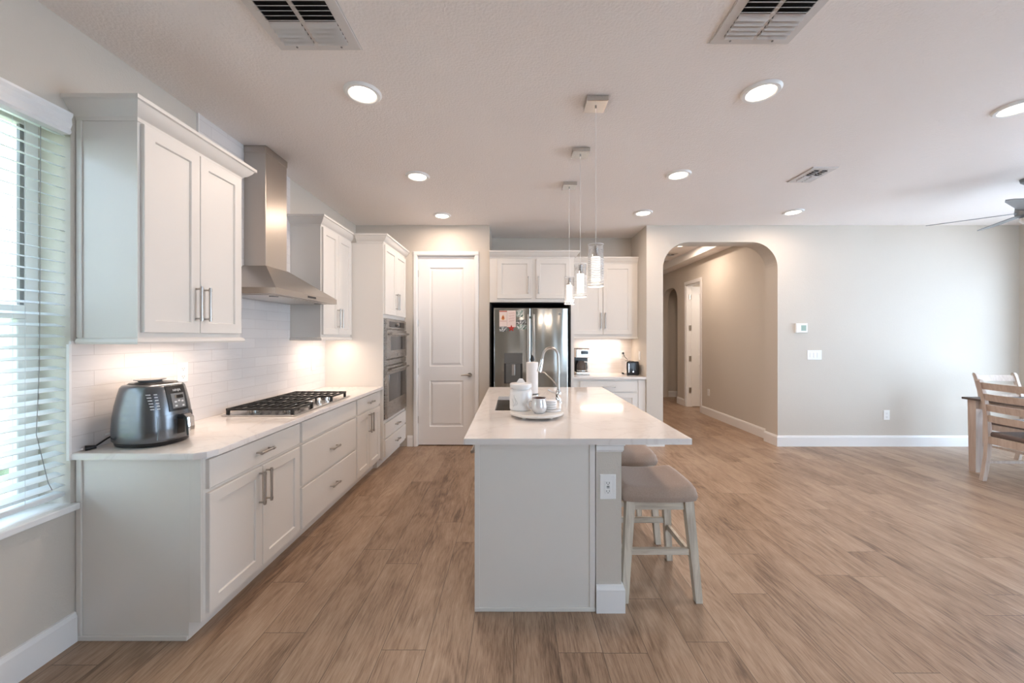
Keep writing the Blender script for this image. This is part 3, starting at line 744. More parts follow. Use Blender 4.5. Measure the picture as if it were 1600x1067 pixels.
obj('display', patch(-0.02, 0.03, 0.226, 0.243, 0.0072, thick=0.001), M['display'], cpa)
for yy, zz in ((-0.02, 0.21), (0.0, 0.214), (0.02, 0.21), (-0.02, 0.19), (0.022, 0.188)):
    obj('button', patch(yy - 0.006, yy + 0.006, zz - 0.004, zz + 0.004, 0.0076, n=2, thick=0.001), M['text'], cpa)
obj('basket_front', patch(-0.105, 0.105, 0.034, 0.150, 0.0035, n=16, thick=0.006), M['fryer'], r, True)
obj('handle_recess', patch(-0.022, 0.022, 0.05, 0.140, 0.005, thick=0.002), M['black'], r)
hx0 = onshell(0, 0.145, 0)
hb = B()
hb.loft([[(x, -w_, z), (x, w_, z), (x2, w_, z2), (x2, -w_, z2)] for x, z, x2, z2, w_ in
         [(hx0 - 0.002, 0.125, hx0 - 0.002, 0.148, 0.018), (hx0 + 0.04, 0.124, hx0 + 0.045, 0.146, 0.018), (hx0 + 0.052, 0.112, hx0 + 0.066, 0.130, 0.018), (hx0 + 0.058, 0.04, hx0 + 0.070, 0.042, 0.015)]])
hd = obj('handle', hb, M['black'], r)
hb = B().loft([[(x, -w_, z), (x, w_, z), (x + 0.006, w_ * 0.7, z + 0.002), (x + 0.006, -w_ * 0.7, z + 0.002)] for x, z, w_ in
              [(hx0 + 0.02, 0.147, 0.02), (hx0 + 0.046, 0.147, 0.021), (hx0 + 0.068, 0.131, 0.021), (hx0 + 0.074, 0.085, 0.020), (hx0 + 0.072, 0.034, 0.016)]])
obj('chrome_trim', hb, M['chrome'], hd)
for k in range(12):
    yy = -0.112 + (k % 2) * 0.018; zz = 0.185 + (k // 2) * 0.014
    obj('print_mark', patch(yy - 0.005, yy + 0.005, zz - 0.0022, zz + 0.0022, 0.0012, n=2, thick=0.001), M['text'], r)
fc = bpy.data.curves.new('brand_text', 'FONT'); fc.body = 'NINJA'; fc.size = 0.017; fc.extrude = 0.0006; fc.align_x = 'CENTER'
tmp = bpy.data.objects.new('tmp', fc); COL.objects.link(tmp); bpy.context.view_layer.update()
tme = bpy.data.meshes.new_from_object(tmp.evaluated_get(bpy.context.evaluated_depsgraph_get())); bpy.data.objects.remove(tmp)
tme.materials.clear(); tme.materials.append(M['text'])
fo = bpy.data.objects.new('brand_text', tme); COL.objects.link(fo); fo.parent = r
fo.matrix_local = Matrix.Translation((onshell(0, 0.266, 0.0055), 0, 0.262)) @ Matrix.Rotation(math.radians(-12), 4, 'Y') @ Matrix.Rotation(PI / 2, 4, 'Z') @ Matrix.Rotation(PI / 2, 4, 'X')
r.scale = (0.86, 0.90, 1.0); r.location = AF; r.rotation_euler = (0, 0, math.radians(-4))
# power cord with plug behind it
r = thing('power_cord', 'black plug and cord lying on the countertop left of the air fryer', 'cord', (-1.98, 1.83, ZL))
obj('cable', B().tube([(-2.005, 1.835, ZL + 0.012), (-2.005, 1.86, ZL + 0.022), (-2.012, 1.90, ZL + 0.035), (-2.02, 1.95, ZL + 0.045), (-2.025, 1.98, ZL + 0.04), (-2.028, 2.03, ZL + 0.006)], 0.004), M['black'], r, True)
obj('plug', B().cyl((-2.026, 1.815, ZL + 0.010), (-2.0, 1.84, ZL + 0.012), 0.013, 0.007), M['black'], r, True)
obj('prong', B().box(-2.036, -2.024, 1.806, 1.808, ZL + 0.006, ZL + 0.014).box(-2.031, -2.019, 1.801, 1.803, ZL + 0.006, ZL + 0.014), M['chrome'], r)
tag(obj('cable_strap', B().tube([(-2.022, 1.90, ZL + 0.052), (-2.012, 1.93, ZL + 0.062), (-2.022, 1.96, ZL + 0.062)], 0.006), M['white'], smooth=True), 'short white strap bundled round the cord behind the air fryer', 'cable tie')

# ------------------------------------------------------------------ wall plates
def plate(name, label, cat, mp, w_, h_, kind, group=None):
    r = thing(name, label, cat, mp(0, 0, 0), group)
    obj('cover', B().panel(mp, -w_ / 2, w_ / 2, -h_ / 2, h_ / 2, [(0, 0.0005), (0, 0.004), (0.003, 0.006)]), M['white'], r)
    if kind == 'outlet':
        for s in (-1, 1):
            obj('socket', B().panel(mp, -0.016, 0.016, s * 0.024 - 0.014, s * 0.024 + 0.014, [(0, 0.006), (0.002, 0.0075)]), M['white'], r)
            sl = B().panel(mp, -0.008, -0.006, s * 0.024 - 0.004, s * 0.024 + 0.006, [(0, 0.0076), (0.0002, 0.008)]).panel(mp, 0.006, 0.008, s * 0.024 - 0.004, s * 0.024 + 0.006, [(0, 0.0076), (0.0002, 0.008)])
            sl.panel(mp, -0.002, 0.002, s * 0.024 - 0.011, s * 0.024 - 0.007, [(0, 0.0076), (0.0002, 0.008)])
            obj('slots', sl, M['slot'], r)
    if kind == 'gfci':
        obj('socket', B().panel(mp, -0.017, 0.017, -0.034, 0.034, [(0, 0.006), (0.002, 0.0075)]), M['white'], r)
        sl = B()
        for s in (-1, 1):
            for a in (-0.007, 0.007): sl.panel(mp, a - 0.0012, a + 0.0012, s * 0.021 - 0.004, s * 0.021 + 0.005, [(0, 0.0076), (0.0002, 0.008)])
            sl.panel(mp, -0.002, 0.002, s * 0.021 - 0.010, s * 0.021 - 0.006, [(0, 0.0076), (0.0002, 0.008)])
        obj('slots', sl, M['slot'], r)
        obj('button', B().panel(mp, -0.007, 0.007, 0.001, 0.0055, [(0, 0.0076), (0.0005, 0.009)]), M['slot'], r)
        obj('button', B().panel(mp, -0.007, 0.007, -0.0055, -0.001, [(0, 0.0076), (0.0005, 0.009)]), M['grey'], r)
    if kind.startswith('switch'):
        n = int(kind[6:])
        for k in range(n):
            a = (k - (n - 1) / 2) * 0.046
            obj('rocker', B().panel(mp, a - 0.016, a + 0.016, -0.033, 0.033, [(0, 0.0062), (0.001, 0.0066), (0.002, 0.010)]), M['white'], r)
    return r
def mpat(axis, x, y, z):
    if axis == 'x': return lambda a, b, c: (x + c, y + a, z + b)       # faces +X
    if axis == '-x': return lambda a, b, c: (x - c, y - a, z + b)
    return lambda a, b, c: (x + a, y - c, z + b)                        # faces -Y
plate('wall_outlet', 'white outlet plate on the tiled backsplash behind the air fryer', 'outlet', mpat('x', XL + 0.011, 2.36, 1.20), 0.075, 0.12, 'outlet')
plate('wall_outlet', 'white outlet plate on the tiled backsplash between cooktop and oven tower', 'outlet', mpat('x', XL + 0.011, 3.90, 1.14), 0.075, 0.12, 'outlet')
plate('wall_outlet', 'white outlet plate low on the wide grey wall right of the arch', 'outlet', mpat('y', 4.83, YB, 0.405), 0.08, 0.125, 'outlet')
plate('wall_outlet', 'small white outlet plate low on the hallway wall past the arch', 'outlet', mpat('-x', HX, 6.9, 0.42), 0.075, 0.12, 'outlet')
plate('light_switch', 'wide white three-rocker switch plate on the wall below the thermostat', 'light switch', mpat('y', 3.895, YB, 1.183), 0.185, 0.122, 'switch3')
r = thing('thermostat', 'small white thermostat with grey-green screen on the wall right of the arch', 'thermostat', (3.715, YB, 1.532))
mt = mpat('y', 3.715, YB, 1.532)
obj('housing', B().panel(mt, -0.075, 0.075, -0.06, 0.06, [(0, 0.0005), (0, 0.022), (0.004, 0.028)]), M['white'], r)
obj('screen', B().panel(mt, -0.01, 0.055, -0.035, 0.035, [(0, 0.0281), (0.001, 0.0288)]), M['lcd'], r)

# ------------------------------------------------------------------ fridge alcove
FX0, FX1 = -0.255, 0.685; YF = 4.85; FZ = 1.785; FS = 0.215
f = thing('refrigerator', 'stainless french-door refrigerator in the alcove with papers stuck on its left door', 'refrigerator', (0.215, 5.2, 0))
obj('body', B().box(FX0 + 0.005, FX1 - 0.005, YF + 0.07, 5.60, 0.01, FZ - 0.015), M['grey'], f)
mf = lambda a, b, c: (a, YF + 0.062 - c, b)
def fdoor(a0, a1, b0, b1, nm='door'):
    return obj(nm, B().panel(mf, a0, a1, b0, b1, [(0, 0), (0, 0.045), (0.004, 0.056), (0.012, 0.062)]), M['fridge'], f, 30)
dl = fdoor(FX0, FS - 0.003, 0.66, FZ); dr = fdoor(FS + 0.003, FX1, 0.66, FZ)
dz = fdoor(FX0, FX1, 0.05, 0.65, 'freezer_drawer')
for d, xx in ((dl, FS - 0.035), (dr, FS + 0.035)):
    h = B().box(xx - 0.014, xx + 0.014, YF - 0.062, YF - 0.048, 0.80, 1.70, 0.005, 2)
    h.box(xx - 0.010, xx + 0.010, YF - 0.05, YF, 0.82, 0.85).box(xx - 0.010, xx + 0.010, YF - 0.05, YF, 1.65, 1.68)
    obj('handle', h, M['steel'], d)
obj('handle', B().box(FX0 + 0.08, FX1 - 0.08, YF - 0.062, YF - 0.048, 0.585, 0.612, 0.005, 2).box(FX0 + 0.1, FX0 + 0.13, YF - 0.05, YF, 0.59, 0.607).box(FX1 - 0.13, FX1 - 0.1, YF - 0.05, YF, 0.59, 0.607), M['steel'], dz)
md = lambda a, b, c: (a, YF - c, b)
dp = obj('dispenser', B().box(-0.125, 0.108, YF - 0.004, YF - 0.0002, 1.085, 1.215, 0.001), M['dgrey'], f)
obj('dispenser_shade', B().box(-0.125, 0.108, YF - 0.003, YF - 0.0002, 0.83, 1.083), M['recess_shade'], dp)  # flat dark sheet paints the shade of the dispenser cavity
obj('dispenser_back', B().box(-0.10, 0.083, YF - 0.0045, YF - 0.0031, 0.835, 1.08), M['dgrey'], dp)
obj('dispenser_paddle', B().box(-0.028, 0.012, YF - 0.014, YF - 0.0046, 0.93, 1.07, 0.003), M['nickel'], dp)
obj('badge', B().cyl((0.575, YF, 1.705), (0.575, YF - 0.002, 1.705), 0.015), M['grey'], dr)
# papers held on the left door
def sheet(name, label, cat, x0, x1, z0, z1, mat, y=YF - 0.0006, grp=None):
    r_ = thing(name, label, cat, ((x0 + x1) / 2, y, z0), grp)
    obj('sheet', B().box(x0, x1, y - 0.0008, y, z0, z1), mat, r_); return r_
px = lambda u: (u - 803) * YF / 600; pz = lambda v: CAM_H + (526 - v) * YF / 600
c1 = sheet('greeting_card', 'cream card with a gold and red emblem at top left of the fridge door', 'card', px(780.2), px(792), pz(510), pz(485), M['card'])
obj('print', B().lathe([(0, 0.0), (0.010, 0.0), (0.022, 0.018), (0.012, 0.05), (0, 0.066)], (px(786), YF - 0.0018, pz(500)), 16, 1, 0.03), M['card_gold'], c1)
obj('print', B().lathe([(0, 0.0), (0.006, 0.002), (0.012, 0.016), (0.005, 0.034), (0, 0.038)], (px(786), YF - 0.0028, pz(498.5)), 16, 1, 0.03), M['card_art'], c1)
obj('border', B().box(px(780.2), px(792), YF - 0.0018, YF - 0.0015, pz(487.2), pz(485.6)).box(px(781), px(791.5), YF - 0.0018, YF - 0.0015, pz(502), pz(501.5)), M['card_art'], c1)
c2 = sheet('greeting_card', 'pale pink card with loose red handwriting beside the cream card', 'card', px(792.3), px(806), pz(511), pz(485), M['card'])
hw = B()
for k in range(4):
    zz = pz(490 + k * 4); pts = [(px(795 + i * 0.9), YF - 0.0019, zz + 0.008 * math.sin(i * 1.9 + k) + 0.004 * i * 0.3) for i in range(11)]
    hw.tube(pts, 0.0012, seg=4)
obj('handwriting', hw, M['card_art'], c2)
sheet('photo_print', 'small dark grey photo print below the cream card', 'photo', px(780.4), px(792), pz(518), pz(510.4), M['photo'])
sheet('photo_print', 'greenish photo print at the top right of the fridge papers', 'photo', px(807), px(817), pz(495), pz(485), M['photo2'])
sheet('photo_print', 'wide grey photo print in the middle right of the fridge papers', 'photo', px(806.5), px(822.5), pz(507), pz(499.5), M['photo'], YF - 0.0015)
sheet('photo_print', 'pale grey photo strip lowest of the right-hand fridge prints', 'photo', px(807.5), px(823), pz(514.5), pz(507.4), M['photo2'])
st = []
for k in range(10):
    a = PI / 2 + k * PI / 5; q = 0.047 if k % 2 == 0 else 0.020; st.append((px(799) + q * math.cos(a), pz(513) + q * math.sin(a)))
sm = obj('star_magnet', B().prism(st, YF - 0.008, YF - 0.0024, 'y'), M['red'])
tag(sm, 'red five-point star magnet on the left fridge door', 'magnet')
obj('star_centre', B().cyl((px(799), YF - 0.0082, pz(513)), (px(799), YF - 0.010, pz(513)), 0.008), M['card_art'], sm)

# fridge surround + cabinet above
r = thing('fridge_cabinet', 'white two-door cabinet above the refrigerator with a crown molding', 'cabinet', (0.21, 5.2, 1.86))
FY = 4.955
obj('body', B().box(ALC0 + 0.003, 0.775, FY, YA - 0.003, 1.865, 2.435), M['cab'], r)
obj('side_panel', B().box(0.735, 0.775, FY - 0.005, YA - 0.003, 0, 1.865), M['cab'], r)
obj('gap_shade', B().box(ALC0 + 0.003, 0.734, FY + 0.03, YA - 0.003, 1.855, 1.8648).box(ALC0 + 0.003, ALC0 + 0.02, FY + 0.03, YA - 0.01, 0.0, 1.855).box(0.715, 0.7345, FY + 0.0, YA - 0.01, 0.0, 1.855).box(ALC0 + 0.021, 0.714, 5.615, YA - 0.003, 0, 1.855), M['recess_shade'], r)  # black sheets paint the shade in the gap around the fridge
obj('crown_molding', B().sweep(CROWN, [(ALC0 + 0.003, FY), (0.775, FY), (0.775, FY + 0.315)]), M['cab'], r, 20)
mp = lambda a, b, c: (a, FY - c, b)
door(r, mp, -0.215, 0.225, 1.91, 2.415, (0.185, 2.08), 0.23); door(r, mp, 0.285, 0.725, 1.91, 2.415, (0.315, 2.08), 0.23)
# coffee station upper
r = thing('upper_cabinet', 'tall white two-door upper cabinet above the coffee maker in the alcove', 'cabinet', (1.25, 5.5, 1.4))
UY = 5.33
obj('body', B().box(0.778, ALC1 - 0.003, UY, YA - 0.003, 1.405, 2.435), M['cab'], r)
CR2 = [(o_ if o_ < 0.03 else o_ * 0.75, z_) for o_, z_ in CROWN]
obj('crown_molding', B().sweep(CR2, [(0.79, UY), (ALC1 - 0.003, UY)]), M['cab'], r, 20)
obj('light_rail', B().sweep(RAIL, [(0.78, UY), (ALC1 - 0.003, UY)]), M['cab'], r, 20)
mp = lambda a, b, c: (a, UY - c, b)
door(r, mp, 0.83, 1.228, 1.45, 2.415, (1.20, 1.64), 0.22); door(r, mp, 1.234, 1.635, 1.45, 2.415, (1.262, 1.64), 0.22)
light_bar(0.95, 1.55, 5.44, 5.48, 'slim warm light bar under the alcove upper cabinet', p=UNDER_W * 1.5)
# coffee station base
r = thing('base_cabinet', 'white drawer base cabinet under the coffee counter in the alcove', 'cabinet', (1.25, 5.3, 0))
BY = 5.02
obj('body', B().box(0.778, ALC1 - 0.003, BY, YA - 0.003, 0.09, 0.865).box(0.778, ALC1 - 0.003, BY + 0.06, YA - 0.003, 0, 0.09), M['cab'], r)
mp = lambda a, b, c: (a, BY - c, b)
drawer(r, mp, 0.86, 1.60, 0.70, 0.84, 0.17); drawer(r, mp, 0.86, 1.60, 0.41, 0.68, 0.17, SHAKER); drawer(r, mp, 0.86, 1.60, 0.11, 0.39, 0.17, SHAKER)
obj('filler', B().box(1.625, ALC1 - 0.004, BY - 0.012, BY, 0.09, 0.86, 0.001), M['cab'], r)
tag(obj('countertop', B().box(0.778, ALC1 - 0.002, 4.985, YA - 0.002, 0.8655, 0.897, 0.003, 2), M['quartz']), 'short white quartz countertop in the alcove under the coffee maker and toaster', 'countertop')
struct('wall_backsplash_alcove', B().box(0.778, ALC1 - 0.0005, YA - 0.011, YA - 0.0005, 0.8975, 1.404), M['tileX'])
plate('wall_outlet', 'white outlet plate on the alcove backsplash between coffee maker and toaster', 'outlet', mpat('y', 1.29, YA - 0.011, 1.155), 0.075, 0.12, 'outlet')
plate('wall_outlet', 'white outlet plate on the alcove backsplash with the toaster plugged in', 'outlet', mpat('y', 1.59, YA - 0.011, 1.155), 0.075, 0.12, 'outlet')
plate('light_switch', 'white switch plate on the alcove side wall beside the toaster', 'light switch', mpat('-x', ALC1, 5.25, 1.16), 0.075, 0.12, 'switch1')
# coffee maker
CZ = 0.8975
r = thing('coffee_maker', 'stainless and black drip coffee maker with glass carafe on the alcove counter', 'coffee maker', (0.94, 5.33, CZ))
x0, x1 = 0.845, 1.035
obj('base', B().box(x0, x1, 5.22, 5.46, CZ, CZ + 0.012, 0.004).box(x0 + 0.004, x1 - 0.004, 5.218, 5.455, CZ + 0.012, CZ + 0.042, 0.006, 2), M['steel'], r)
obj('rear_column', B().box(x0 + 0.005, x1 - 0.005, 5.37, 5.455, CZ + 0.042, CZ + 0.235, 0.004), M['black'], r)
obj('head', B().box(x0, x1, 5.225, 5.455, CZ + 0.235, CZ + 0.352, 0.008, 2), M['steel'], r)
obj('lid', B().box(x0 + 0.004, x1 - 0.004, 5.23, 5.45, CZ + 0.352, CZ + 0.363, 0.004), M['black'], r)
obj('display', B().box(x0 + 0.068, x1 - 0.025, 5.2225, 5.2249, CZ + 0.285, CZ + 0.328), M['display'], r)
obj('button_strip', B().box(x0 + 0.068, x1 - 0.025, 5.2225, 5.2249, CZ + 0.266, CZ + 0.279), M['white'], r)
ca = obj('carafe', B().lathe([(0, 0.044), (0.055, 0.044), (0.062, 0.06), (0.062, 0.13), (0.048, 0.17), (0.045, 0.19), (0, 0.19)], (0.93, 5.29, CZ), 28), M['carafe'], r, True)
obj('band', B().lathe([(0.063, 0.05), (0.064, 0.05), (0.064, 0.066), (0.063, 0.066)], (0.93, 5.29, CZ), 28), M['steel'], ca, True)
obj('carafe_handle', B().tube([(0.965, 5.25, CZ + 0.18), (1.0, 5.225, CZ + 0.175), (1.008, 5.222, CZ + 0.10), (1.0, 5.235, CZ + 0.055)], 0.010, seg=8), M['white'], ca, True)
# toaster
r = thing('toaster', 'small toaster with black end and steel side in the alcove corner', 'toaster', (1.60, 5.3, CZ))
obj('shell', B().box(1.525, 1.685, 5.20, 5.46, CZ + 0.012, CZ + 0.185, 0.018, 3), M['chrome'], r, 30)
obj('end_cap', B().box(1.523, 1.688, 5.175, 5.205, CZ + 0.004, CZ + 0.188, 0.014, 3), M['black'], r, 30)
obj('slots', B().box(1.57, 1.59, 5.24, 5.42, CZ + 0.1852, CZ + 0.187).box(1.62, 1.64, 5.24, 5.42, CZ + 0.1852, CZ + 0.187), M['slot'], r)
obj('lever', B().box(1.545, 1.552, 5.172, 5.176, CZ + 0.04, CZ + 0.16), M['chrome'], r)
obj('dial', B().cyl((1.606, 5.175, CZ + 0.05), (1.606, 5.165, CZ + 0.05), 0.010), M['chrome'], r, True)
obj('foot', B().box(1.53, 1.56, 5.19, 5.22, CZ, CZ + 0.012).box(1.65, 1.68, 5.19, 5.22, CZ, CZ + 0.012).box(1.53, 1.56, 5.43, 5.455, CZ, CZ + 0.012).box(1.65, 1.68, 5.43, 5.455, CZ, CZ + 0.012), M['black'], r)
tag(obj('power_cord', B().tube([(1.59, YA - 0.02, 1.18), (1.592, YA - 0.045, 1.175), (1.60, YA - 0.05, 1.15), (1.61, 5.56, 1.12), (1.63, 5.53, 1.10), (1.635, 5.50, 1.06), (1.63, 5.47, 1.0), (1.62, 5.463, 0.97)], 0.0035).cyl((1.59, YA - 0.019, 1.18), (1.59, YA - 0.045, 1.18), 0.014), M['black'], smooth=True), 'thin black cord running from the alcove outlet down to the toaster', 'cord')

# ------------------------------------------------------------------ island
IX0, IX1, IY0, IY1, IZ = -0.257, 0.913, 1.968, 3.985, 0.897
PX0, PX1, PY = -0.203, 0.421, 1.99
KX = 0.556
SX0, SX1, SY0, SY1 = -0.135, 0.275, 2.72, 3.36
r = thing('kitchen_island', 'white kitchen island with sink, beige seating-side knee wall and end panel', 'kitchen island', (0.18, 2.95, 0))
b = B().box(PX0 + 0.02, PX1, PY + 0.006, 2.68, 0.10, IZ - 0.031).box(PX0 + 0.02, PX1, 3.40, IY1 - 0.03, 0.10, IZ - 0.031)
b.box(PX0 + 0.02, SX0 - 0.01, 2.68, 3.40, 0.10, IZ - 0.031).box(SX1 + 0.01, PX1, 2.68, 3.40, 0.10, IZ - 0.031).box(PX0 + 0.02, PX1, 2.68, 3.40, 0.10, 0.6)
b.box(PX0 + 0.08, PX1, PY + 0.006, IY1 - 0.03, 0, 0.10)
obj('body', b, M['cab'], r)
e = B().box(PX0, PX1, PY, PY + 0.006, 0.0, IZ - 0.031)
e.box(PX0, PX0 + 0.026, PY - 0.006, PY, 0.0, IZ - 0.031, 0.001).box(PX1 - 0.030, PX1 - 0.001, PY - 0.006, PY, 0.0, IZ - 0.031, 0.001).box(PX0, PX1, PY - 0.009, PY, 0.0, 0.020, 0.002)
obj('end_panel', e, M['cab'], r)
mi = lambda a, b_, c: (PX0 + 0.02 - c, PY + 0.01 + a, b_)
yy = 0.0
for i, wd in enumerate((0.45, 0.24, 0.70, 0.50)):
    if i == 2:
        drawer(r, mi, yy + 0.01, yy + wd - 0.01, 0.70, 0.85, 0)
    else:
        drawer(r, mi, yy + 0.01, yy + wd - 0.01, 0.70, 0.85, 0.16)
    d = obj('door', B().panel(mi, yy + 0.01, yy + wd - 0.01, 0.115, 0.685, SHAKER), M['cab'], r)
    yy += wd + 0.005
obj('knee_wall', B().box(PX1 + 0.003, KX, PY - 0.004, IY1 - 0.03, 0, IZ - 0.031), M['wall'], r)
capp = [(0, IZ - 0.072), (0.004, IZ - 0.072), (0.010, IZ - 0.060), (0.010, IZ - 0.040), (0.016, IZ - 0.034), (0.016, IZ - 0.0312), (0, IZ - 0.0312)]
obj('cap_molding', B().sweep(capp, [(PX1 + 0.003, PY - 0.004), (KX, PY - 0.004), (KX, IY1 - 0.03)]), M['trim'], r, 20)
obj('baseboard', B().sweep([(o_, z_) for o_, z_ in bbp], [(PX1 + 0.003, PY - 0.004), (KX, PY - 0.004), (KX, IY1 - 0.03)]), M['trim'], r, 20)
ct = B()
for x0, x1, y0, y1 in ((IX0, IX1, IY0, SY0), (IX0, IX1, SY1, IY1), (IX0, SX0, SY0, SY1), (SX1, IX1, SY0, SY1)):
    ct.box(x0, x1, y0, y1, IZ - 0.0305, IZ)
bmesh.ops.remove_doubles(ct.bm, verts=ct.bm.verts, dist=1e-5)
# drop the faces inside the slab
seen = {}
for fc_ in list(ct.bm.faces):
    seen.setdefault(tuple(round(v, 3) for v in fc_.calc_center_median()), []).append(fc_)
bad = [q for v in seen.values() if len(v) > 1 for q in v]
bmesh.ops.delete(ct.bm, geom=bad, context='FACES')
tag(obj('countertop', ct, M['quartz']), 'large white quartz island countertop with a sink cut-out and tray', 'countertop')
# sink
r = thing('sink', 'stainless double-bowl sink set under the island countertop', 'sink', (0.07, 3.04, 0.68))
def bowl(y0, y1, zt, zb=0.68):
    o = B(); t = 0.0015; x0, x1 = SX0 - 0.004, SX1 + 0.004
    o.box(x0, x1, y0, y1, zb, zb + t).box(x0, x0 + t, y0, y1, zb, zt).box(x1 - t, x1, y0, y1, zb, zt).box(x0, x1, y0, y0 + t, zb, zt).box(x0, x1, y1 - t, y1, zb, zt)
    o.cyl(((x0 + x1) / 2, (y0 + y1) / 2, zb + t), ((x0 + x1) / 2, (y0 + y1) / 2, zb + t + 0.002), 0.045)
    return o
sd = 2.98
obj('bowl', bowl(SY0 - 0.004, sd, IZ - 0.031), M['steel'], r); obj('bowl', bowl(sd + 0.02, SY1 + 0.004, IZ - 0.031), M['steel'], r)
obj('divider', B().box(SX0 - 0.003, SX1 + 0.003, sd, sd + 0.02, IZ - 0.06, IZ - 0.045, 0.003), M['steel'], r)
# faucet
fx, fy = 0.355, 3.06
r = thing('kitchen_faucet', 'brushed nickel gooseneck pull-down faucet behind the island sink', 'faucet', (fx, fy, IZ))
obj('base', B().lathe([(0, 0), (0.030, 0), (0.030, 0.008), (0.024, 0.014), (0.020, 0.05), (0.024, 0.06), (0.024, 0.075), (0.017, 0.09), (0.0145, 0.10), (0, 0.10)], (fx, fy, IZ), 24), M['chrome'], r, True)
pts = [(fx, fy, IZ + 0.09), (fx, fy, IZ + 0.19), (fx, fy, IZ + 0.29)]
for k in range(1, 13):
    a = PI * k / 12 * 0.93; pts.append((fx - 0.062 + 0.062 * math.cos(a), fy, IZ + 0.36 + 0.075 * math.sin(a)))
pts += [(fx - 0.132, fy, IZ + 0.33)]
obj('neck', B().tube(pts, 0.0105, seg=14), M['nickel'], r, True)
obj('collar', B().lathe([(0, -0.008), (0.014, -0.008), (0.014, 0.008), (0, 0.008)], (fx, fy, IZ + 0.235), 20), M['nickel'], r, True)
obj('spray_head', B().cyl((fx - 0.130, fy, IZ + 0.345), (fx - 0.152, fy, IZ + 0.245), 0.012, 0.021).cyl((fx - 0.152, fy, IZ + 0.245), (fx - 0.1525, fy, IZ + 0.238), 0.021, 0.018), M['chrome'], r, True)
obj('docking_arm', B().tube([(fx - 0.002, fy, IZ + 0.125), (fx - 0.06, fy, IZ + 0.19), (fx - 0.112, fy, IZ + 0.238), (fx - 0.132, fy, IZ + 0.242)], 0.005, seg=10), M['nickel'], r, True)
obj('lever', B().tube([(fx, fy, IZ + 0.068), (fx - 0.05, fy - 0.02, IZ + 0.085), (fx - 0.088, fy - 0.03, IZ + 0.105)], 0.006, seg=10), M['nickel'], r, True)
# soap dispenser beside it
# paper towel holder
tx, ty = 0.165, 3.47
r = thing('paper_towel_holder', 'upright paper towel holder with leaf-shaped dark finial behind the sink', 'paper towel holder', (tx, ty, IZ))
obj('base', B().lathe([(0, 0), (0.065, 0), (0.065, 0.007), (0.01, 0.011), (0, 0.011)], (tx, ty, IZ), 32), M['nickel'], r, True)
obj('rod', B().cyl((tx, ty, IZ + 0.01), (tx, ty, IZ + 0.30), 0.005), M['nickel'], r, True)
obj('finial', B().lathe([(0, 0), (0.012, 0.004), (0.021, 0.018), (0.016, 0.04), (0.005, 0.058), (0, 0.064)], (tx, ty, IZ + 0.296), 20, 1, 0.45), M['black'], r, True)
tag(obj('paper_towel_roll', B().lathe([(0.018, 0.013), (0.053, 0.013), (0.053, 0.292), (0.018, 0.292), (0.018, 0.013)], (tx, ty, IZ), 36), M['paper'], smooth=True), 'white paper towel roll standing on its holder behind the ceramic jar', 'paper towels')
# tray set
TX, TYY, TR = 0.150, 2.535, 0.178
r = thing('serving_tray', 'round white marble footed tray near the middle of the island', 'tray', (TX, TYY, IZ))
obj('plate', B().lathe([(0, 0.018), (TR - 0.004, 0.018), (TR, 0.022), (TR, 0.032), (TR - 0.004, 0.036), (0, 0.036)], (TX, TYY, IZ), 56), M['marble'], r, 30)
for k in range(4):
    a = PI / 4 + k * PI / 2
    obj('foot', B().cyl((TX + 0.12 * math.cos(a), TYY + 0.12 * math.sin(a), IZ + 0.0002), (TX + 0.12 * math.cos(a), TYY + 0.12 * math.sin(a), IZ + 0.018), 0.012, 0.014), M['marble'], r, True)
tz = IZ + 0.0362
jx, jy = 0.047, 2.57
r = thing('ceramic_canister', 'white ceramic canister with knobbed lid at the left of the tray', 'canister', (jx, jy, tz))
obj('body', B().lathe([(0, 0), (0.070, 0), (0.075, 0.006), (0.0755, 0.02), (0.0755, 0.118), (0.070, 0.132), (0.061, 0.139), (0.061, 0.15), (0, 0.15)], (jx, jy, tz), 44), M['ceramic'], r, True)
ld = obj('lid', B().lathe([(0, 0.149), (0.074, 0.150), (0.0745, 0.170), (0.070, 0.176), (0.03, 0.180), (0, 0.180)], (jx, jy, tz), 44), M['ceramic'], r, True)
kb = B().loft([[(jx - w_, jy - d_, tz + z_), (jx + w_, jy - d_, tz + z_), (jx + w_, jy + d_, tz + z_), (jx - w_, jy + d_, tz + z_)] for w_, d_, z_ in ((0.031, 0.008, 0.178), (0.026, 0.008, 0.186), (0.018, 0.007, 0.198), (0.012, 0.006, 0.205), (0.006, 0.004, 0.207))])
obj('knob', kb, M['ceramic'], ld, 60)
emb = B()
for (a, z0, z1) in ((-2.15, 0.035, 0.105), (-2.0, 0.04, 0.085), (-2.3, 0.03, 0.08)):
    pts = [(jx + 0.0758 * math.cos(a + 0.09 * math.sin(t_ * 5)), jy + 0.0758 * math.sin(a + 0.09 * math.sin(t_ * 5)), tz + z0 + (z1 - z0) * t_) for t_ in [q / 10 for q in range(11)]]
    emb.tube(pts, 0.0012, seg=5)
obj('embossed_branch', emb, M['silver'], r, True)
mx_, my_ = 0.160, 2.455
r = thing('mug', 'rounded silvery mug with brown inside in front of the canister', 'mug', (mx_, my_, tz))
obj('body', B().lathe([(0, 0), (0.030, 0), (0.043, 0.012), (0.051, 0.035), (0.049, 0.062), (0.043, 0.078), (0.046, 0.096), (0.043, 0.096), (0.040, 0.078), (0.046, 0.06), (0.047, 0.036), (0, 0.010)], (mx_, my_, tz), 40), M['silver'], r, True)
obj('inside', B().lathe([(0, 0.080), (0.0395, 0.080), (0.0425, 0.0955), (0.0420, 0.0955), (0.039, 0.082), (0, 0.082)], (mx_, my_, tz), 40), M['mugin'], r, True)
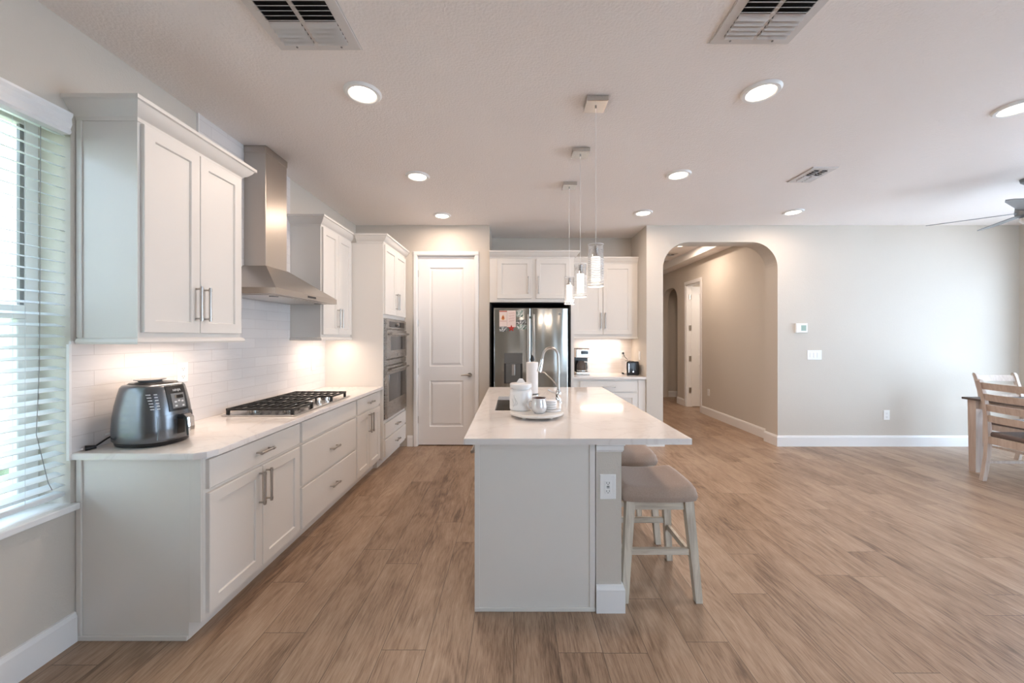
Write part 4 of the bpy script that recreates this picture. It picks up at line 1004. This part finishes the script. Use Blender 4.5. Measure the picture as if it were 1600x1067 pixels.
obj('handle', B().tube([(mx_ - 0.042, my_, tz + 0.075), (mx_ - 0.060, my_ - 0.002, tz + 0.078), (mx_ - 0.072, my_ - 0.003, tz + 0.062), (mx_ - 0.070, my_ - 0.003, tz + 0.042), (mx_ - 0.058, my_ - 0.002, tz + 0.030), (mx_ - 0.046, my_, tz + 0.030)], 0.0055, seg=8), M['silver'], r, True)
sx_, sy_ = 0.248, 2.53
r = thing('coaster_holder', 'small white saucer holder with wire loop at the right of the tray', 'coaster holder', (sx_, sy_, tz))
obj('dish', B().lathe([(0, 0), (0.060, 0), (0.064, 0.006), (0.062, 0.013), (0, 0.010)], (sx_, sy_, tz), 36), M['ceramic'], r, True)
obj('wire_loop', B().tube([(sx_ + 0.050, sy_, tz + 0.010), (sx_ + 0.054, sy_, tz + 0.05), (sx_ + 0.050, sy_, tz + 0.085), (sx_ + 0.040, sy_, tz + 0.10), (sx_ + 0.034, sy_, tz + 0.085), (sx_ + 0.044, sy_, tz + 0.07)], 0.0022, seg=7), M['chrome'], r, True)
cnames = ['bottom', 'second from bottom', 'third from bottom', 'top']
first = None
for k in range(4):
    lab = 'round white coaster, %s of the stack beside the mug' % cnames[k]
    if first is None:
        first = obj('coaster', B().lathe([(0, 0), (0.036, 0), (0.042, 0.004), (0.042, 0.011), (0.036, 0.015), (0, 0.015)], (sx_ - 0.008, sy_, tz + 0.0125), 32), M['ceramic'], loc=(sx_ - 0.008, sy_, tz + 0.0125), smooth=True)
        tag(first, lab, 'coaster', 'coasters stacked on the tray')
    else: dup(first, (sx_ - 0.008, sy_, tz + 0.0125 + k * 0.0155), lab)
# island outlet
plate('wall_outlet', 'white GFCI outlet plate on the beige end of the island knee wall', 'outlet', mpat('y', 0.485, PY - 0.004, 0.645), 0.082, 0.128, 'gfci')

# ------------------------------------------------------------------ bar stools
def stool(label):
    r = thing('bar_stool', label, 'stool', (0, 0, 0), 'backless bar stools under the island overhang')
    hw_, hd_ = 0.225, 0.205; zt = 0.61
    b = bmesh.new(); n = 18; top = []; bot = []
    def shp(u, v):
        x = hw_ * u; y = hd_ * v
        # soft rounded outline
        k = 0.10; x *= 1 - k * abs(v) ** 4; y *= 1 - k * abs(u) ** 4
        return x, y
    for i in range(n + 1):
        rt = []; rb = []
        for j in range(n + 1):
            u = math.sin((i / n - 0.5) * PI); v = math.sin((j / n - 0.5) * PI)
            x, y = shp(u, v); e_ = max(abs(u), abs(v))
            edge = (1 - (1 - min(1, (1 - e_) / 0.22)) ** 2.5)
            z = zt - 0.050 + 0.045 * edge + 0.022 * (abs(u) ** 2.2) * edge - 0.004
            bl_ = 1 - 0.03 * (1 - edge)
            rt.append(b.verts.new((x, y, z))); rb.append(b.verts.new((x * 0.965, y * 0.965, zt - 0.078)))
        top.append(rt); bot.append(rb)
    for i in range(n):
        for j in range(n):
            b.faces.new((top[i][j], top[i + 1][j], top[i + 1][j + 1], top[i][j + 1])); b.faces.new((bot[i][j], bot[i][j + 1], bot[i + 1][j + 1], bot[i + 1][j]))
    per = [(i, 0) for i in range(n)] + [(n, j) for j in range(n)] + [(n - i, n) for i in range(n)] + [(0, n - j) for j in range(n)]
    for p, q in zip(per, per[1:] + per[:1]):
        b.faces.new((top[p[0]][p[1]], bot[p[0]][p[1]], bot[q[0]][q[1]], top[q[0]][q[1]]))
    bmesh.ops.recalc_face_normals(b, faces=b.faces)
    o = B(); o.add(b); obj('seat_cushion', o, M['stool'], r, 60)
    zl = zt - 0.079
    for sx in (-1, 1):
        for sy in (-1, 1):
            obj('leg', B().leg((sx * 0.198, sy * 0.195, 0), (sx * 0.158, sy * 0.160, zl), 0.036, 0.048, 0.036, 0.044), M['wash'], r)
    a = B()
    for s in (-1, 1):
        a.box(-0.135, 0.135, s * 0.160 - 0.011, s * 0.160 + 0.011, zl - 0.050, zl, 0.001); a.box(s * 0.158 - 0.011, s * 0.158 + 0.011, -0.14, 0.14, zl - 0.050, zl, 0.001)
    obj('apron', a, M['washx'], r)
    for s in (-1, 1):
        obj('stretcher', B().box(-0.168, 0.168, s * 0.177 - 0.010, s * 0.177 + 0.010, 0.245, 0.278, 0.001), M['washx'], r)
        obj('stretcher', B().box(s * 0.183 - 0.010, s * 0.183 + 0.010, -0.168, 0.168, 0.205, 0.238, 0.001), M['wash'], r)
    return r
s1 = stool('nearest padded bar stool with grey-brown saddle seat and whitewashed legs at the island')
s1.location = (0.79, 2.255, 0)
s2 = dup(s1, (0.79, 2.835, 0), 'farther padded bar stool, mostly hidden behind the nearest one at the island')

# ------------------------------------------------------------------ dining set
def dchair(label, grp='dining chairs at the dining table'):
    """faces local +x, back at x = 0; width along y"""
    r = thing('dining_chair', label, 'chair', (0, 0, 0), grp)
    hw_ = 0.225
    post = [(-0.035, 0.0), (-0.015, 0.10), (0.008, 0.25), (0.018, 0.45), (0.008, 0.62), (-0.018, 0.80), (-0.052, 0.94), (-0.066, 0.985), (-0.068, 1.0)]
    for s in (-1, 1):
        y = s * hw_
        rings = []
        for i, (x, z_) in enumerate(post):
            d_ = 0.042 if z_ < 0.5 else 0.036
            if z_ > 0.99: d_ = 0.018
            rings.append([(x - d_ / 2, y - 0.016, z_), (x + d_ / 2, y - 0.016, z_), (x + d_ / 2, y + 0.016, z_), (x - d_ / 2, y + 0.016, z_)])
        obj('rear_post', B().loft(rings), M['dwood'], r, 40)
        obj('front_leg', B().leg((0.42, s * 0.215, 0), (0.42, s * 0.215, 0.43), 0.034, 0.042), M['dwood'], r)
        obj('side_stretcher', B().box(0.0, 0.405, s * 0.215 - 0.008, s * 0.215 + 0.008, 0.175, 0.20), M['dwood'], r)
    for k, z0 in enumerate((0.905, 0.795, 0.69, 0.585)):
        hgt = 0.066
        def px_(z_):
            for (x0, a0), (x1, a1) in zip(post, post[1:]):
                if a0 <= z_ <= a1: return x0 + (x1 - x0) * (z_ - a0) / (a1 - a0)
        rings = []
        for j in range(11):
            t_ = j / 10; y = -hw_ + 0.014 + (2 * hw_ - 0.028) * t_; bow = -0.030 * math.sin(PI * t_)
            xa, xb_ = px_(z0), px_(z0 + hgt)
            rings.append([(xa + bow - 0.008, y, z0), (xa + bow + 0.008, y, z0), (xb_ + bow + 0.008, y, z0 + hgt), (xb_ + bow - 0.008, y, z0 + hgt)])
        obj('back_slat', B().loft(rings), M['dwood'], r, 40)
    ap = B()
    for s in (-1, 1): ap.box(0.02, 0.41, s * 0.212 - 0.010, s * 0.212 + 0.010, 0.37, 0.43)
    ap.box(0.40, 0.42, -0.2, 0.2, 0.37, 0.43).box(0.0, 0.03, -0.21, 0.21, 0.37, 0.44)
    obj('apron', ap, M['dwood'], r)
    obj('seat_cushion', B().box(0.02, 0.45, -0.235, 0.235, 0.435, 0.485, 0.022, 3), M['dseat'], r, 40)
    return r
c1 = dchair('pale wooden ladder-back dining chair pushed under the left side of the table')
c1.location = (4.655, 3.565, 0); c1.rotation_euler = (0, 0, math.radians(-2))
c2 = dup(c1, (5.59, 4.40, 0), 'pale wooden ladder-back dining chair at the far end of the table, facing the camera')
c2.rotation_euler = (0, 0, -PI / 2)
r = thing('dining_table', 'rectangular pale wood dining table with darker top at the right edge of the photo', 'table', (5.4, 3.4, 0))
obj('tabletop', B().box(4.80, 5.98, 2.65, 4.12, 0.755, 0.777, 0.003), M['dtop'], r)
obj('apron', B().box(4.86, 5.92, 2.71, 2.73, 0.665, 0.755).box(4.86, 5.92, 4.04, 4.06, 0.665, 0.755).box(4.86, 4.88, 2.72, 4.05, 0.665, 0.755).box(5.90, 5.92, 2.72, 4.05, 0.665, 0.755), M['dwood'], r)
for x in (4.865, 5.915):
    for y in (2.72, 4.05): obj('leg', B().leg((x, y, 0), (x, y, 0.755), 0.062, 0.075), M['dwood'], r)

# ------------------------------------------------------------------ ceiling fixtures
def recess(x, y, label, z=ZC, p=RECESS_W):
    r = thing('recessed_light', label, 'ceiling light', (x, y, z), 'lit round recessed ceiling lights')
    obj('trim_ring', B().lathe([(0.075, -0.010), (0.082, -0.015), (0.098, -0.014), (0.108, -0.0005), (0.075, -0.0005)], (x, y, z), 40), M['white'], r, True)
    obj('lens', B().lathe([(0, -0.011), (0.0745, -0.011), (0.0745, -0.005), (0, -0.005)], (x, y, z), 36), M['lens'], r, True)
    lamp('can_lamp', 'AREA', (0, 0, -0.018), energy=p, color=WARM, parent=r, shape='DISK', size=0.15)
    return r
recess(-0.895, 2.275, 'large lit recessed light in the ceiling between the hood and the front air vent')
recess(1.455, 2.26, 'lit recessed light in the ceiling just behind the front right air vent')
recess(3.17, 2.42, 'lit recessed light cut by the right edge of the photo')
recess(-0.865, 3.45, 'lit recessed light in the ceiling above the aisle beside the range hood')
recess(1.465, 3.42, 'lit recessed light in the middle row right of the pendant lamps')
recess(-0.855, 4.57, 'small lit recessed light in the ceiling in front of the pantry door')
recess(1.505, 4.47, 'small lit recessed light in the ceiling in front of the alcove corner')
recess(3.23, 4.44, 'small lit recessed light in the ceiling in front of the arch, right side')
recess(2.86, 6.60, 'lit recessed light in the hallway ceiling seen through the arch', ZC + 0.13, RECESS_W * 2.4)
lamp('unseen_side_room_light', 'POINT', (4.4, 6.6, 2.4), energy=25, color=(1, 0.9, 0.8), shadow_soft_size=0.2)  # unseen bare point light behind the hall door, no fixture modelled
def vent(x0, x1, y0, y1, label, nrow=10, z=ZC, swap=False, split='y'):
    cx_, cy_ = (x0 + x1) / 2, (y0 + y1) / 2
    r = thing('ceiling_vent', label, 'air vent', (cx_, cy_, z))
    f_ = 0.045
    g = B()
    ix0, ix1, iy0, iy1 = x0 + f_, x1 - f_, y0 + f_, y1 - f_
    for a, b_, c, d in ((x0, ix0, y0, y1), (ix1, x1, y0, y1), (ix0, ix1, y0, iy0), (ix0, ix1, iy1, y1), (cx_ - 0.010, cx_ + 0.010, iy0, iy1)):
        g.box(a, b_, c, d, z - 0.009, z - 0.0015)
    g.box(x0 - 0.006, x1 + 0.006, y0 - 0.006, y1 + 0.006, z - 0.003, z - 0.0003)
    obj('frame', g, M['vent'], r)
    obj('duct_shade', B().box(ix0, ix1, iy0, iy1, z - 0.0042, z - 0.0032), M['vent_shade'], r)  # flat sheet, duct shade put into its dark colour
    s = B(); L = iy1 - iy0; pitch = L / nrow
    for k in range(nrow):
        y = iy0 + pitch * (k + 0.5); near = k < nrow / 2
        ang = math.radians(38 if near else -38)
        for a, b_ in ((ix0, cx_ - 0.010), (cx_ + 0.010, ix1)):
            s.box(a, b_, -pitch * 0.50, pitch * 0.50, -0.0008, 0.0008, mat=Matrix.Translation((0, y, z - 0.015)) @ Matrix.Rotation(ang, 4, 'X'))
    obj('louvers', s, M['vent'], r)
    sc_ = B()
    for x in (x0 + 0.09, x1 - 0.09): sc_.cyl((x, y1 - 0.02, z - 0.0115), (x, y1 - 0.02, z - 0.009), 0.005, seg=10)
    obj('screw', sc_, M['grey'], r)
    return r
vent(-1.165, -0.765, 1.575, 1.925, 'square white louvered air vent in the ceiling at top left of the photo')
vent(0.96, 1.345, 1.53, 1.885, 'square white louvered air vent in the ceiling at top centre-right of the photo')
vent(2.55, 2.76, 3.27, 3.58, 'small white louvered air vent in the ceiling near the middle right', 8)
vent(2.85, 3.10, 7.25, 7.50, 'nearer louvered air vent in the hallway ceiling behind the arch', 6, ZC + 0.13)
vent(2.95, 3.21, 7.95, 8.20, 'farther louvered air vent in the hallway ceiling behind the arch', 6, ZC + 0.13)

# pendants
def pendant(x, y, label):
    r = thing('pendant_lamp', label, 'pendant lamp', (x, y, ZC), 'glass cylinder pendant lamps over the island')
    q = 0.064
    obj('canopy', B().box(x - q, x + q, y - q, y + q, ZC - 0.034, ZC - 0.0003, 0.002).cyl((x, y, ZC - 0.044), (x, y, ZC - 0.034), 0.006), M['steel'], r)
    zt, zb = 1.985, 1.728
    obj('cord', B().cyl((x, y, zt - 0.005), (x, y, ZC - 0.04), 0.0016, seg=8), M['white'], r)
    obj('cap', B().cyl((x, y, zt - 0.055), (x, y, zt - 0.008), 0.017).cyl((x, y, zt - 0.075), (x, y, zt - 0.055), 0.024, 0.020).cyl((x - 0.045, y, zt - 0.03), (x + 0.045, y, zt - 0.03), 0.003, seg=8).cyl((x, y - 0.045, zt - 0.03), (x, y + 0.045, zt - 0.03), 0.003, seg=8), M['chrome'], r, True)
    gl_ = obj('glass_cylinder', B().lathe([(0.046, zb), (0.047, zb), (0.047, zt), (0.0455, zt), (0.0455, zb)], (x, y, 0), 36), M['clear'], r, True)
    for k in range(15):
        z_ = zb + 0.018 + k * 0.0102
        obj('etched_ring', B().lathe([(0.0472, z_), (0.0495, z_ + 0.0026), (0.0472, z_ + 0.0052)], (x, y, 0), 32), M['ring'], gl_, True)
    rg = B()
    rg.lathe([(0.0440, zb), (0.0476, zb), (0.0476, zb + 0.004), (0.0440, zb + 0.004), (0.0440, zb)], (x, y, 0), 32)
    obj('glass_rim', rg, M['ring'], gl_, True); rg = B()
    rg.lathe([(0.0452, zt - 0.002), (0.0476, zt - 0.002), (0.0476, zt + 0.001), (0.0452, zt + 0.001), (0.0452, zt - 0.002)], (x, y, 0), 32)
    obj('glass_rim', rg, M['ring'], gl_, True)
    tb = B()
    tb.lathe([(0, zb + 0.034), (0.027, zb + 0.034), (0.028, zb + 0.04), (0.028, zt - 0.080), (0.024, zt - 0.076), (0, zt - 0.076)], (x, y, 0), 32)
    obj('lit_tube', tb, M['glow'], r, True)
    gv = B()
    for k in range(12):
        z_ = zb + 0.05 + k * 0.0105; gv.lathe([(0.0283, z_), (0.0288, z_ + 0.0012), (0.0283, z_ + 0.0024)], (x, y, 0), 24)
    obj('ring_reflections', gv, M['nickel'], r, True)  # dark bands model the etched rings' reflections on the lit tube
    lamp('pendant_bulb', 'POINT', (0, 0, zb - 0.03 - ZC), energy=PEND_W, color=WARM, parent=r, shadow_soft_size=0.03)
    return r
p1 = pendant(0.503, 2.36, 'nearest and largest-looking glass pendant lamp over the island')
dup(p1, (0.517, 2.99, ZC), 'middle glass pendant lamp over the island')
dup(p1, (0.525, 3.64, ZC), 'farthest glass pendant lamp, nearest the refrigerator')

# ceiling fan
fxx, fyy, fz = 4.72, 3.50, 2.56
r = thing('ceiling_fan', 'grey five-blade ceiling fan partly cut by the right edge of the photo', 'ceiling fan', (fxx, fyy, ZC))
obj('ceiling_canopy', B().lathe([(0, -0.06), (0.03, -0.06), (0.065, -0.03), (0.07, -0.0005), (0, -0.0005)], (fxx, fyy, ZC), 28), M['fan'], r, True)
obj('downrod', B().cyl((fxx, fyy, fz + 0.09), (fxx, fyy, ZC - 0.05), 0.012), M['fan'], r, True)
obj('motor', B().lathe([(0, -0.05), (0.06, -0.05), (0.095, -0.03), (0.10, 0.0), (0.095, 0.05), (0.06, 0.085), (0.02, 0.10), (0, 0.10)], (fxx, fyy, fz), 36), M['fan'], r, True)
obj('light_kit', B().lathe([(0, -0.11), (0.05, -0.105), (0.07, -0.08), (0.07, -0.052), (0, -0.052)], (fxx, fyy, fz), 32), M['ceramic'], r, True)
for k in range(5):
    a = math.radians(137 + 72 * k)
    bl_ = B().prism([(0.09, -0.045), (0.16, -0.06), (0.56, -0.066), (0.64, -0.05), (0.66, 0.0), (0.64, 0.05), (0.56, 0.062), (0.16, 0.055), (0.09, 0.045)], -0.003, 0.003, 'z')
    bm_ = bl_.bm; bmesh.ops.transform(bm_, matrix=Matrix.Translation((fxx, fyy, fz + 0.0)) @ Matrix.Rotation(a, 4, 'Z') @ Matrix.Rotation(math.radians(-11), 4, 'X'), verts=bm_.verts)
    obj('fan_blade', bl_, M['fan'], r)
